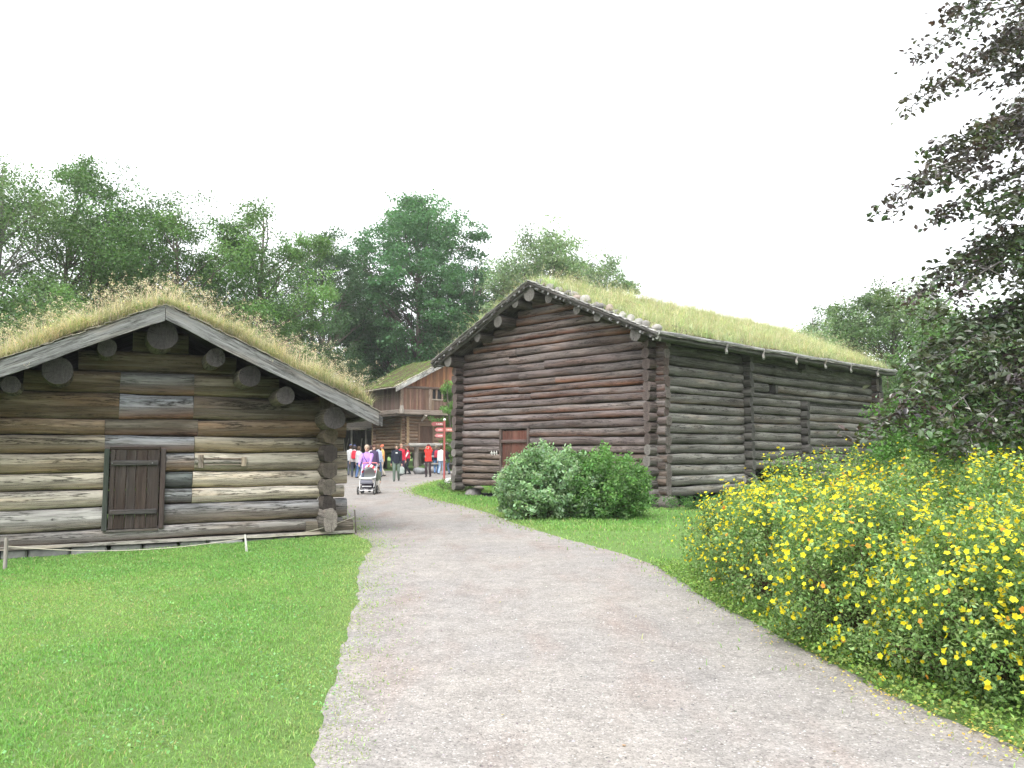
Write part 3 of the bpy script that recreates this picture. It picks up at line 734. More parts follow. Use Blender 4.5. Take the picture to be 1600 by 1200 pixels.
    # floor beams underneath and inner floor so that the gap reads dark
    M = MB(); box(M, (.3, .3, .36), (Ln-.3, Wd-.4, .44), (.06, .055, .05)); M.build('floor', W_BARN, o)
    for x in (.3, 4.3, 7.8, 13.3):
        for y in (.25, 4, 7.9):
            M = MB(); ico(M, (x, y, .05), .32, (.22, .21, .20), 3, (1, .8, .62), .3); M.build('footing_stone', STONE, o)
    # small hatch door in the gable
    d = empty('door', (0, 0, 0)); d.parent = o
    M = MB(); 
    for k in range(5):
        a = 4.97+k*.228; c = rs.uniform(.8, 1.2); box(M, (.02, a, .90), (.06, a+.222, 2.10), (.11*c, .045*c, .034*c), along=2, bev=.006)
    M.build('door_leaf', W_RED, d)
    M = MB(); box(M, (-.045, 4.97, 1.72), (.018, 6.10, 1.82), (.12, .085, .08), bev=.015, along=1); M.build('door_batten', W_RED, d)
    M = MB(); box(M, (-.02, 4.86, .88), (.2, 4.95, 2.16), (.12, .08, .07), along=2); box(M, (-.02, 6.12, .88), (.2, 6.21, 2.16), (.11, .08, .07), along=2)
    box(M, (-.03, 4.86, 2.165), (.2, 6.21, 2.22), (.07, .055, .05), along=1); M.build('door_frame', W_BARN, d)
    # white painted iron hook next to the door
    M = MB()
    for dx in (-.12, 0, .12): tube(M, [(-.03, 6.42+dx, 1.33), (-.05, 6.42+dx, 1.47)], .012, 6, col=(.75, .73, .7))
    tube(M, [(-.05, 6.28, 1.40), (-.05, 6.6, 1.40)], .012, 6, col=(.75, .73, .7)); M.build('door_latch', PAINT, d)
    # window opening in the side wall: jamb coloured dark to carry the shade of the hole
    M = MB(); box(M, (6.20, .02, 3.30), (6.335, .2, 3.54), (.08, .075, .07)); M.build('window_jamb', W_BARN, o)
    # purlins
    for y, z_, r in ((4.22, 6.16, .22), (4.85, 5.98, .15), (5.62, 5.50, .19), (6.68, 5.12, .15), (8.17, 4.46, .19), (3.40, 5.93, .15), (2.33, 5.46, .14), (1.55, 5.14, .13), (.24, 4.52, .18)):
        M = MB(); tube(M, [(Ln+.5, y, z_), (8, y, z_), (.2, y, z_), (-.3, y, z_), (-.60+random.uniform(-.05, .05), y, z_)], [r*.9, r*.95, r, r, r], 14, col=(.09, .078, .07), ecol=tuple(np.array((.13, .12, .112))*random.uniform(.7, 1.4)), jit=.04)
        M.build('purlin', W_BARN, o)
    roof = sod_roof(T, o, mid+.52, zr, slope, -.72, Ln+.6, W_BARN, 170000, .46, PAL_GREEN, turf=.14, straw=.38, tall=2600)
    # edge poles with bark
    H = mid+.55
    for sg in (-1, 1):
        M = MB()
        for k, (dx, dz, r) in enumerate(((-.66, -.07, .055), (-.72, .0, .05), (-.60, -.13, .05))):
            pts = [(dx+.02*math.sin(i*1.3+k), mid+sg*H*i/8, zr+dz-slope*H*i/8+.015*math.sin(i*2+k)+.04*(i/8)**3) for i in range(9)]
            tube(M, pts, [r*random.uniform(.85, 1.15) for _ in pts], 7, col=(.10, .095, .09), ecol=(.25, .24, .22), jit=.06)
        for i in range(22):       # round ends of the cross battens seen under the edge
            s = H*(i+random.uniform(.1, .9))/22; logend(M, (-.3, mid+sg*s, zr-.09-slope*s), (-.76-random.uniform(0, .06), mid+sg*s, zr-.09-slope*s), (random.uniform(.025, .05), random.uniform(.025, .042)), (.11, .10, .09), (random.uniform(.08, .3),)*3, 6, .1)
        M.build('verge_pole', W_BARN, roof)
        M = MB(); ragged_strip(M, (-.78, mid, zr+.05), (-.78, mid+sg*H, zr+.07-slope*H), (.25, 0, 0), 1, (.45, .44, .42), 60, j=.04); M.build('bark_edge', BARK, roof)
    # eave log held by forked hooks along the visible side
    M = MB(); ye = -.52; ze = zr-slope*(mid+.52)
    for (dy, dz, r, cc) in ((-.05, .05, .06, (.30, .30, .29)), (.0, -.07, .05, (.10, .10, .09)), (.12, -.10, .04, (.09, .09, .08))):
        pts = [(-.7+i*(Ln+1.3)/14, ye+dy+.02*math.sin(i*1.7), ze+dz+.015*math.sin(i*2.3)) for i in range(15)]
        tube(M, pts, [r*random.uniform(.85, 1.1) for _ in pts], 8, col=cc, ecol=(.4, .4, .38), jit=.05)
    M.build('eave_log', W_BARNS, roof)
    M = MB(); ragged_strip(M, (-.6, ye-.12, ze-.02), (Ln+.5, ye-.12, ze-.02), (0, .16, .03), 1, (.30, .29, .26), 70, j=.05); M.build('bark_edge', BARK, roof)
    for x in (2.35, 4.35, 6.35, 8.3, 10.2, 12.4):
        M = MB(); L = .26
        tube(M, [(x+.1, ye+.02, ze-.02), (x+.02, ye-.08, ze-.12), (x-.06, ye-.14, ze-.20), (x-.10, ye-.17, ze-.24)], [.025, .035, .045, .04], 7, col=(.24, .235, .22), ecol=(.34, .34, .32), jit=.16)
        tube(M, [(x+.02, ye-.08, ze-.12), (x+.05, ye-.15, ze+.06)], [.035, .025], 6, col=(.24, .235, .22), ecol=(.34, .34, .32))
        M.build('eave_hook', W_BARNS, roof)
    # other side eave
    M = MB(); tube(M, [(-.7, Wd+.52, ze+.03), (6, Wd+.52, ze+.03), (Ln+.6, Wd+.52, ze+.03)], .07, 8, col=(.2, .19, .18), ecol=(.4, .38, .36)); M.build('eave_log', W_BARNS, roof)
    # weight stones along the right slope: things of their own
    R = Matrix.Rotation(BA, 4, 'Z'); 
    for k in range(17):
        s = .32+k*.262+random.uniform(-.05, .05); r = random.uniform(.10, .155); 
        p = Vector(BARN)+R @ Vector((-.52+random.uniform(-.07, .06), mid-s, zr-slope*s+.04+r*.62))
        c = random.choice([(.36, .34, .32), (.30, .29, .28), (.25, .235, .225), (.32, .26, .23), (.18, .17, .17)])
        M = MB(); ico(M, (0, 0, 0), r, c, 3, (1.25, 1.0, .8), .25)
        od = ('topmost', 'second', 'third', 'fourth', 'fifth', 'sixth', 'seventh', 'eighth', 'ninth', 'tenth', 'eleventh', 'twelfth', 'thirteenth', 'fourteenth', 'fifteenth', 'sixteenth', 'lowest')[k]
        st = M.build('stone', STONE, None, label=('%s of the round grey stones along the barn roof edge' % od) if k in (0, 16) else '%s from the ridge of the round stones along the barn roof edge' % od, cat='stone', group='stones weighting the barn roof edge')
        st.location = p; st.rotation_euler = (random.uniform(-.2, .2), random.uniform(-.2, .2), random.uniform(0, 3))
build_barn()
# ------------------------------------------------------------------ lawns
def lawn(name, region, n, hgt, wid, label=None):
    (x0, x1, y0, y1), power = region
    x = RG.uniform(x0, x1, n); y = y0+(y1-y0)*RG.uniform(0, 1, n)**power
    vis = (np.abs(x) < .70*y+2.4)
    x, y = x[vis], y[vis]
    ins = inside(x, y)
    d = np.minimum(dist_to(LEFTs[::3], x, y), dist_to(RIGHTs[::3], x, y))
    keep = ((~ins) & (RG.random(len(x)) < .4+d*3.6)) | (ins & (d < RG.exponential(.13, len(x))) & (RG.random(len(x)) < .8))
    # not inside the buildings
    lx = (x+5.7231)*math.cos(rad(27))+(y-12.897)*math.sin(rad(27)); ly = -(x+5.7231)*math.sin(rad(27))+(y-12.897)*math.cos(rad(27))
    keep &= ~((np.abs(lx) < 3.2) & (ly > -.02) & (ly < 6.2))
    bxx = (x-BARN[0])*math.cos(BA)+(y-BARN[1])*math.sin(BA); byy = -(x-BARN[0])*math.sin(BA)+(y-BARN[1])*math.cos(BA)
    keep &= ~((bxx > -.1) & (bxx < 13.8) & (byy > -.12) & (byy < 8.4))
    x, y, d, ins = x[keep], y[keep], d[keep], ins[keep]; n = len(x)
    patch = (.5+.35*np.sin(x*1.3+np.sin(y*.9)*1.7)*np.sin(y*1.1+x*.4)+.35*np.sin(x*3.7+2*np.sin(y*2.9))*np.sin(y*4.3+x)).clip(0, 1.2)
    fine = .5+.5*np.sin(x*6.1+y*2)*np.sin(y*5.3-x*3)
    z = gz(x, y)
    dist = np.hypot(x, y)
    H = hgt*RG.uniform(.45, 1.1, n)*(.8+.4*fine)*(1+dist*.012); W = wid*RG.uniform(.7, 1.3, n)*(.7+dist*.16)
    edge = np.exp(-d/.35)
    base = np.array([.175, .345, .095])[None]*(1-patch[:, None]*.40)+np.array([.27, .40, .125])[None]*(patch[:, None]*.50)
    c = base*(1-edge[:, None]*.75)+np.array([.36, .40, .17])[None]*edge[:, None]*.75
    c = c*(1+RG.normal(0, .22, (n, 1))).clip(.4, 1.8)*(1+RG.normal(0, .07, (n, 3)))
    worn = np.clip(np.sin(x*.83+2.1)*np.sin(y*.71+x*.3+.4)+.45*np.sin(x*2.9+1)*np.sin(y*3.3), 0, 1)[:, None]
    c = c*(1-.45*worn)+np.array([.34, .42, .15])*.45*worn
    H = H*(1-.25*worn[:, 0])
    dead = RG.random(n) < .05+.10*worn[:, 0]; c[dead] = tint((.40, .38, .19), dead.sum())
    H *= (1-.35*edge)
    blades(name, np.stack([x, y, z-.003], 1), H, W, .55, c.clip(0, .9), GRASS, None, .5, kind='stuff')
lawn('lawn_grass', ((-12.5, -.7, 2.4, 18), 1.75), 620000, .030, .0042)
lawn('lawn_grass', ((.0, 22, 3.4, 45), 1.5), 150000, .055, .0055)
lawn('lawn_grass', ((-6, 3, 15, 45), 1.2), 60000, .06, .005)
# broad clover-like leaves among the near grass
n = 20000; x = RG.uniform(-6.5, -.9, n); y = 3.2+11*RG.random(n)**1.5
pt = np.sin(x*2.3+1)*np.sin(y*1.9+.7)+.5*np.sin(x*5+y*4); k = (~inside(x, y)) & (pt > .25) & (np.abs(x) < .7*y+.3); x, y = x[k], y[k]
lx = (x+5.7231)*math.cos(rad(27))+(y-12.897)*math.sin(rad(27)); ly = -(x+5.7231)*math.sin(rad(27))+(y-12.897)*math.cos(rad(27)); k = ly < -.05; x, y = x[k], y[k]; n = len(x)
leaves('clover', np.stack([x, y, gz(x, y)+RG.uniform(.015, .05, n)], 1), RG.uniform(.012, .024, n), tint((.19, .36, .14), n, .25), GRASS, asp=.8, nrm=np.array([[0, 0, 1.]]), spread=.45, kind='stuff')
# pebbles
n = 26000; x = RG.uniform(-3.5, 3.5, n); y = 3.2+13*RG.random(n)**2.0
k = inside(x, y) & (np.abs(x) < .7*y+.2); x, y = x[k], y[k]; n = len(x)
u = np.array([[1, 0, 0], [0, 1, 0], [-1, 0, 0], [0, -1, 0], [0, 0, .7]], float)
r = RG.gamma(2.2, .0021, n).clip(.002, .014); a = RG.uniform(0, 6.28, n); ca, sa = np.cos(a), np.sin(a); el = RG.uniform(.6, 1, n)
V = np.zeros((n, 5, 3)); 
for j in range(5):
    ux, uy = u[j, 0]*r, u[j, 1]*r*el; V[:, j, 0] = x+ux*ca-uy*sa; V[:, j, 1] = y+ux*sa+uy*ca; V[:, j, 2] = .003+u[j, 2]*r
b = np.arange(n)*5; g = RG.uniform(.12, .42, (n, 1)); cc = np.repeat((g*np.array([[1.0, .95, .92]])*(1+RG.normal(0, .05, (n, 3)))).clip(.02, .8), 5, 0)
npmesh('loose_gravel', V.reshape(-1, 3), [np.stack([b+i, b+(i+1) % 4, b+4], 1) for i in range(4)], cc, STONE, kind='stuff')

# ------------------------------------------------------------------ trees
def limb(M, p0, p1, r0, r1, col, n=6, sag=.0, k=5, wob=.04):
    p0, p1 = np.array(p0, float), np.array(p1, float); L = np.linalg.norm(p1-p0); pts = []
    o1, o2 = RG.normal(0, wob*L, 3), RG.normal(0, wob*L, 3)
    for i in range(k+1):
        t = i/k; pts.append(p0+(p1-p0)*t+o1*math.sin(math.pi*t)+o2*math.sin(2*math.pi*t)*.5+np.array([0, 0, sag*L*math.sin(math.pi*t)]))
    tube(M, pts, [r0+(r1-r0)*(i/k)**.8 for i in range(k+1)], n, col=col, cap=False, jit=.05)
    return pts
def tree(label, loc, H, R, nleaf, lsize, pal, base=.25, ncl=60, cr=1.3, seed=1, name='tree', cat='tree', group=None, bark=(.12, .10, .085), sq=1.0, droop=0, tr=None, mat=LEAF, stems=1, vshape=1.0, lmat_asp=.6):
    global RG
    RG = np.random.default_rng(seed); random.seed(seed)
    o = empty(name, (loc[0], loc[1], float(gz(loc[0], loc[1]))), label=label, cat=cat, group=group)
    M = MB(); tr = tr or H*.022
    top = np.array([RG.normal(0, .04*H), RG.normal(0, .04*H), H*.93])
    axes = []
    for s in range(stems):
        off = np.array([RG.normal(0, .03*H), RG.normal(0, .03*H), 0])*(stems > 1)
        tp = top+np.array([RG.normal(0, R*.4), RG.normal(0, R*.3), 0])*(stems > 1)
        axes.append(limb(M, off*.5+np.array([0, 0, -.1]), tp, tr/(stems**.4), tr*.12, bark, 8, k=8, wob=.02))
    cz = base*H; cen = []
    # uneven crown: clumps in an ovoid whose radius varies with direction
    lob = RG.uniform(0, 6.28, 4)
    tries = 0
    while len(cen) < ncl and tries < 9999:
        tries += 1
        p = RG.uniform(-1, 1, 3); q = np.linalg.norm(p)
        if q > 1 or q < .45: continue
        a = math.atan2(p[1], p[0]); kk = 1.25+.15*math.sin(2*a+lob[0])+.14*math.sin(3*a+lob[1]+p[2]*2)
        taper = (1-.22*max(0, p[2]))*(1-.25*max(0, -p[2])*vshape)
        c = np.array([p[0]*R*kk*taper*sq, p[1]*R*kk*taper, cz+(H-cz)*(p[2]*.5+.5)])
        if all(np.linalg.norm((c-d)) > cr*.72 for d in cen): cen.append(c)
    P = []; CO = []; nleaf = int(nleaf*2.1); per = max(20, nleaf//max(1, len(cen)))
    for c in cen:
        zt = max(cz*.75, c[2]-RG.uniform(.15, .35)*H*.6-.25*np.hypot(c[0], c[1])); ax = axes[RG.integers(0, stems)]
        q = min(ax, key=lambda v: abs(v[2]-zt))
        limb(M, q, c-np.array([0, 0, cr*.15]), tr*.26*(1-.5*zt/H), tr*.05, bark, 5, sag=.06, k=4)
        for _ in range(3):
            e = c+RG.normal(0, cr*.5, 3); limb(M, q*.35+c*.65, e, tr*.07, tr*.02, bark, 3, k=2)
        rr = cr*RG.uniform(.6, 1.15)
        # several flat sprays make up a clump
        m = 11; sub = c+RG.normal(0, 1, (m, 3)).clip(-1.6, 1.6)*np.array([rr*.55, rr*.55, rr*.45])
        ii = RG.integers(0, m, per); g = RG.normal(0, 1, (per, 3)).clip(-1.7, 1.7)*np.array([rr*.27, rr*.27, rr*.17]); pp = sub[ii]+g
        if droop: pp[:, 2] -= np.abs(RG.normal(0, rr*droop, per))*(RG.random(per) < .8)
        P.append(pp); base_c = np.array(pal[RG.integers(0, len(pal))])*RG.uniform(.72, 1.28)
        CO.append(tint(base_c, per, .2, .06))
    M.build('trunk', TBARK, o)
    P = np.concatenate(P); CO = np.concatenate(CO); nrm = np.tile(np.array([[0, 0, .8]]), (len(P), 1))
    leaves('crown', P, lsize*RG.uniform(.6, 1.3, len(P)), CO, mat, o, asp=lmat_asp, nrm=nrm, spread=.75)
    return o
G1 = [(.115, .20, .075), (.14, .235, .085), (.095, .165, .065)]
G2 = [(.155, .225, .11), (.19, .26, .125), (.13, .195, .095)]
GD = [(.06, .11, .05), (.075, .135, .058), (.05, .095, .045)]
GB = [(.075, .165, .075), (.095, .20, .09), (.065, .14, .065)]
GP = [(.23, .30, .19), (.27, .34, .21), (.20, .27, .16)]
def tpos(px, Y): p = at(px, 703, Y); return (p[0], Y)
def th(py, Y): return float(at(800, py, Y)[2])
tree('hanging pale birch crown at the far left edge of the trees', tpos(-40, 34), th(228, 34), 3.4, 26000, .12, G2, .1, 60, 1.3, 11, 'birch_tree', sq=1.1, droop=.5, bark=(.20, .19, .17))
tree('bright green maple with a ragged top behind the left half of the log cabin', tpos(95, 40), th(275, 40), 5.3, 46000, .145, G1, .12, 85, 1.55, 12, 'maple_tree')
tree('broad mid green maple rising behind the peak of the log cabin', tpos(255, 43), th(335, 43), 5.4, 46000, .145, G1, .12, 80, 1.5, 13, 'maple_tree')
tree('open see-through tree with bare upper branches behind the right slope of the log cabin', tpos(400, 46), th(318, 46), 4.2, 22000, .15, G1, .2, 50, 1.25, 14, 'thin_tree', stems=2)
tree('narrow dark tree with thin trunks beside the big rounded tree', tpos(498, 66), th(362, 66), 4.2, 20000, .18, GD, .15, 48, 1.3, 15, 'thin_tree', stems=2)
tree('large rounded blue-green ash tree standing highest behind the storehouse', tpos(652, 74), th(312, 74), 6.9, 50000, .27, GB, .16, 125, 1.8, 16, 'ash_tree', tr=.42, sq=1.0)
tree('lower side tree leaning out right of the rounded ash tree', tpos(728, 70), th(392, 70), 3.1, 12000, .22, GB, .2, 30, 1.4, 17, 'ash_tree')
tree('pale grey-green tree peeping over the grass ridge of the barn', tpos(855, 62), th(362, 62), 4.3, 22000, .20, GP, .5, 80, 1.3, 18, 'willow_tree')
tree('small pale treetop furthest right over the barn ridge', tpos(945, 66), th(405, 66), 2.8, 12000, .20, GP, .5, 46, 1.2, 19, 'willow_tree')
tree('shaded low tree filling the gap behind the left roof slope', tpos(60, 33), th(470, 33), 4.2, 24000, .12, G1, .08, 50, 1.3, 20, 'understory_tree', group=None)
tree('dark undergrowth tree between the thin trunks behind the log cabin', tpos(430, 60), th(470, 60), 5.0, 20000, .18, GD, .05, 50, 1.4, 21, 'understory_tree')
tree('dark low tree directly left of the storehouse roof', tpos(560, 78), th(440, 78), 6.0, 20000, .22, GD, .05, 60, 1.5, 22, 'understory_tree')
tree('dark low tree behind the storehouse ridge', tpos(660, 84), th(470, 84), 6.2, 15000, .24, GD, .05, 50, 1.6, 23, 'understory_tree')
tree('dark low tree behind the cabin between two tall maples', tpos(180, 48), th(440, 48), 5.6, 15000, .2, GD, .05, 50, 1.5, 24, 'understory_tree')
tree('shaded low tree behind the cabin roof peak', tpos(330, 52), th(450, 52), 5.0, 15000, .2, GD, .05, 50, 1.5, 25, 'understory_tree')
tree('light green rowan in front of the storehouse beside the barn corner', tpos(711, 49), th(590, 49), 1.0, 6500, .12, [(.12, .22, .06), (.15, .25, .08)], .1, 32, .45, 26, 'rowan_tree', sq=.8)
tree('pale tall tree beyond the far end of the barn roof', tpos(1395, 47), th(442, 47), 4.6, 30000, .17, GP+G2, .1, 90, 1.3, 27, 'poplar_tree')
tree('tiny faint treetop just above the far end of the sod roof', tpos(1288, 60), th(478, 60), 1.6, 4500, .16, GP, .6, 24, .8, 28, 'poplar_tree')
tree('greyish weeping willow right of the barn end wall', tpos(1392, 36), th(545, 36), 2.2, 15000, .12, [(.12, .17, .09), (.14, .19, .10)], .05, 46, .8, 29, 'willow_tree', droop=1.2, lmat_asp=.35)
tree('green tree behind the copper beech branches at right', tpos(1530, 34), th(500, 34), 4.2, 20000, .16, G1, .05, 60, 1.3, 30, 'maple_tree')
tree('bright green leafy bush under the copper beech', tpos(1490, 19), th(600, 19), 1.15, 8000, .09, [(.09, .19, .04), (.12, .23, .06)], .02, 42, .6, 31, 'leafy_bush', cat='bush')
tree('deep green leafy bush at the right edge beneath the copper beech', tpos(1560, 16), th(590, 16), 1.7, 9000, .09, [(.08, .17, .04), (.10, .20, .05)], .02, 42, .6, 32, 'leafy_bush', cat='bush')

# copper beech whose trunk stands outside the picture
def copper_beech():
    global RG
    RG = np.random.default_rng(77); random.seed(77)
    bx, by = 8.6, 10.5
    o = empty('copper_beech', (bx, by, 0), label='dark purple-leaved copper beech whose branches hang in at the right edge', cat='tree')
    M = MB(); bk = (.13, .12, .115); O = np.array([bx, by, 0])
    limb(M, (0, 0, -.1), (.4, .5, 13), .38, .12, bk, 12, k=8, wob=.01)
    P = []; CO = []; NR = []
    pal = [(.060, .050, .052), (.072, .060, .058), (.050, .046, .048), (.080, .085, .050), (.070, .050, .045)]
    palg = [(.075, .12, .055), (.07, .095, .05), (.10, .15, .07), (.065, .08, .045)]
    def spray(tip, root, n, wid, thin, green=.2):
        """a drooping layered branch from root to tip carrying leaves along side twigs"""
        root, tip = np.array(root), np.array(tip); L = np.linalg.norm(tip-root)
        ax = limb(M, root-O, tip-O, min(.035, .008+n*.00004), .003, bk, 6, sag=.10, k=8, wob=.015)
        ax = np.array(ax)+O
        d, a, b = basis(tip-root)
        k = max(6, int(L*5))
        for i in range(k):
            t = (i+1)/k; s0 = ax[min(8, int(t*8))]*(1-(t*8) % 1)+ax[min(8, int(t*8)+1)]*((t*8) % 1) if t < 1 else ax[8]
            w_ = wid*(.35+.65*math.sin(math.pi*min(1, t*.9+.1)))*RG.uniform(.5, 1.1)
            for sg in (-1, 1):
                e = s0+a*sg*w_*.8+d*w_*.6-np.array([0, 0, RG.uniform(.05, .45)*w_])+RG.normal(0, .05, 3)
                limb(M, s0-O, e-O, .007, .003, bk, 4, k=2)
                m = max(3, int(n/k/2)); tt = RG.uniform(.1, 1.05, m)[:, None]
                pp = s0+(e-s0)*tt+RG.normal(0, 1, (m, 3))*np.array([.085, .085, .055])*thin
                P.append(pp); pl = palg if RG.random() < green else pal; CO.append(tint(pl[RG.integers(0, len(pl))], m, .25, .08))
                nr = np.array([[0, 0, 1.]])+(a*sg*.35)[None]+RG.normal(0, .05, (1, 3)); NR.append(np.tile(nr, (m, 1)))
    S = []
    def br(px, py, Y, n, wid, rx, ry, rY, thin=1.0, green=.2): S.append((at(px, py, Y), at(rx, ry, rY), int(n*(.85 if py < 400 else .95)), wid, thin, (green if py < 400 else min(.92, .45+green)) ))
    # upper crown against the sky
    br(1490, 20, 9.6, 500, .45, 1680, -60, 10.2); br(1440, 85, 9.4, 330, .45, 1660, 10, 10.2, 1.3); br(1425, 165, 9.2, 520, .38, 1700, 60, 10.4, 1.2); br(1500, 130, 9.0, 520, .5, 1720, 30, 10.0)
    br(1460, 230, 9.6, 650, .5, 1720, 180, 10.3); br(1440, 290, 9.2, 600, .5, 1700, 200, 10.4); br(1470, 340, 9.4, 650, .5, 1720, 240, 10.0); br(1500, 280, 8.8, 800, .55, 1740, 200, 9.8)
    br(1530, 380, 9.5, 420, .4, 1720, 290, 10.2); br(1375, 330, 8.6, 130, .20, 1480, 255, 8.9, .9); br(1400, 335, 8.6, 60, .14, 1490, 260, 8.8, .9)
    br(1560, 60, 9.0, 650, .5, 1740, 20, 10.0); br(1565, 395, 9.2, 620, .5, 1760, 320, 10.0, 1, .3); br(1590, 440, 8.8, 650, .5, 1780, 370, 9.8, 1, .3); br(1580, 120, 9.3, 600, .5, 1760, 60, 10.0); br(1545, 200, 8.6, 700, .55, 1760, 120, 9.8); br(1560, 330, 8.8, 700, .55, 1760, 260, 9.9)
    # middle layer
    br(1420, 470, 9.0, 520, .42, 1680, 380, 10.3, 1.1, .1); br(1480, 430, 9.4, 700, .5, 1720, 370, 10.4, 1, .15); br(1450, 500, 8.6, 650, .45, 1700, 410, 10.0); br(1530, 420, 9.8, 600, .5, 1720, 360, 10.3)
    br(1440, 570, 9.0, 800, .5, 1710, 470, 10.3, 1, .45); br(1470, 540, 9.4, 850, .5, 1720, 460, 10.4, 1, .5); br(1420, 610, 8.4, 650, .42, 1700, 500, 10.0, 1, .4)
    br(1520, 580, 8.8, 900, .55, 1740, 480, 10.0, 1, .5); br(1560, 520, 9.3, 900, .55, 1740, 430, 10.2, 1, .4); br(1580, 600, 8.4, 900, .55, 1760, 520, 9.6, 1, .4)
    # low hanging layer
    br(1350, 690, 8.4, 620, .40, 1700, 560, 10.2, 1, .3); br(1395, 660, 8.8, 650, .42, 1700, 560, 10.4, 1, .3); br(1440, 680, 8.2, 800, .45, 1720, 570, 10.0, 1, .3)
    br(1500, 700, 8.2, 900, .5, 1740, 590, 9.8, 1, .3); br(1560, 690, 8.6, 900, .5, 1740, 600, 10.0, 1, .3); br(1500, 640, 9.2, 850, .5, 1740, 560, 10.3, 1, .35); br(1590, 720, 8.4, 800, .5, 1780, 640, 9.6, 1, .2)
    done = []
    for s in S:
        spray(*s)
        r_ = np.array(s[1])
        if s[2] < 200: continue
        limb(M, np.array([.05, .05, max(1.2, min(11, r_[2]-1.0))]), r_-O, .07, .025, bk, 6, k=4, wob=.03)
    # rest of the crown, mostly outside the picture
    for _ in range(60):
        a = RG.uniform(-1.2, 1.9); R_ = RG.uniform(2.0, 4.2); z = RG.uniform(2.2, 12)
        tip = np.array([bx+R_*math.cos(a), by+R_*math.sin(a), z]); spray(tip, O+np.array([.2, .2, min(12, z+.6)]), 170, .8, 2.2, .3)
    M.build('trunk', TBARK, o)
    P = np.concatenate(P)-O; CO = np.concatenate(CO); NR = np.concatenate(NR)
    leaves('crown', P, RG.uniform(.058, .10, len(P)), CO, BEECH, o, asp=.62, nrm=NR, spread=.55, shape=6, fold=.10)
copper_beech()

# ------------------------------------------------------------------ shrubs
def shrub(name, label, cat, group, loc, rx, ry, H, nspr, per, lsize, pal, seed, flowers=0, slen=.28, z0=.12, mat=LEAF, stemcol=(.13, .09, .06), interior=.35, extra=()):
    global RG
    RG = np.random.default_rng(seed); random.seed(seed)
    o = empty(name, (loc[0], loc[1], float(gz(*loc))), label=label, cat=cat, group=group)
    P = []; CO = []; FP = []; FN = []; M = MB()
    ph = RG.uniform(0, 6.28, 4)
    for i in range(nspr):
        inner = RG.random() < interior
        u = RG.normal(0, 1, 3); u /= np.linalg.norm(u); u[2] = abs(u[2])*1.0 if RG.random() < .66 else -abs(u[2])*.55
        u /= np.linalg.norm(u)
        a = math.atan2(u[1], u[0]); k = .97+.09*math.sin(3*a+ph[0])+.12*math.sin(7*a+ph[1])*math.sin(5*u[2]+ph[2])+.05*math.sin(13*a+ph[3]+9*u[2])
        q = RG.uniform(.35, .8) if inner else RG.uniform(.82, 1.03)
        zc = H*.38
        p = np.array([u[0]*rx*k*q, u[1]*ry*k*q, zc+u[2]*(H-zc)*k*q]); p[2] = max(z0*RG.uniform(.4, 1.5), p[2])
        ax = u*np.array([1, 1, .7])+np.array([0, 0, .55]); ax /= np.linalg.norm(ax); L = slen*RG.uniform(.55, 1.15)*(1.55 if RG.random() < (.07 if flowers else .14) else 1)
        m = int(per*RG.uniform(.6, 1.3)); t = RG.uniform(0, 1, m)[:, None]
        pp = p-ax*L*.5+ax*L*t+RG.normal(0, 1, (m, 3))*slen*.20*(1.15-t*.6)
        P.append(pp); CO.append(tint(np.array(pal[RG.integers(0, len(pal))])*RG.uniform(.75, 1.25), m, .22, .06))
        if i % 3 == 0: limb(M, p*np.array([.25, .25, 0])+np.array([0, 0, .02]), p-ax*L*.3, .009, .003, stemcol, 4, k=3, wob=.04)
        if flowers and not inner:
            nf = RG.poisson(flowers*1.85*(.7+.6*max(0, u[2]))*(1 if u[2] > -.1 else .75)) if RG.random() < .62 else 0
            for _ in range(nf):
                f = p+ax*L*RG.uniform(.25, .62)+RG.normal(0, slen*.22, 3); FP.append(f); FN.append(u*.9+np.array([0, -.1, .4])+RG.normal(0, .55, 3))
    M.build('stems', TBARK, o)
    P = np.concatenate(P); CO = np.concatenate(CO); P[:, 2] = np.maximum(P[:, 2], .02)
    leaves('foliage', P, lsize*RG.uniform(.6, 1.35, len(P)), CO, mat, o, asp=.5, nrm=np.array([[0, 0, .6]]), spread=1.0)
    if FP:
        FP = np.array(FP); FN = np.array(FN); FN /= np.linalg.norm(FN, axis=1)[:, None]; n = len(FP); FP[:, 2] = np.maximum(FP[:, 2], .06)
        a = np.cross(FN, RG.normal(0, 1, (n, 3))); a /= np.linalg.norm(a, axis=1)[:, None]; b = np.cross(FN, a)
        R_ = RG.uniform(.011, .022, n)[:, None]; Vs = []; Fs = []; cols = []; cup = RG.uniform(-.1, .55, n)[:, None]
        for j in range(5):
            t = 2*math.pi*j/5; e = a*math.cos(t)+b*math.sin(t); s = -a*math.sin(t)+b*math.cos(t)
            Vs += [FP, FP+e*R_*.6+s*R_*.5+FN*R_*cup*.6, FP+e*R_*1.08+FN*R_*cup, FP+e*R_*.6-s*R_*.5+FN*R_*cup*.6]
        Vv = np.stack(Vs, 1); base = np.arange(n)*20
        Fs = [np.stack([base+4*j, base+4*j+1, base+4*j+2, base+4*j+3], 1) for j in range(5)]
        col = tint((.88, .80, .05), n, .14, .04); old = RG.random(n) < .05; col[old] = tint((.75, .38, .08), old.sum(), .1, .05)
        cc = np.repeat(col, 20, 0).reshape(n, 20, 3).copy(); cc[:, ::4] *= np.array([.95, .78, .5]); cc = cc.reshape(-1, 3)
        npmesh('flowers', Vv.reshape(-1, 3), Fs, cc, PETAL, o, kind='stuff')
    return o
PP = [(.17, .27, .09), (.21, .33, .12), (.13, .22, .07), (.26, .36, .15)]
gp = 'yellow-flowering shrubs along the path'
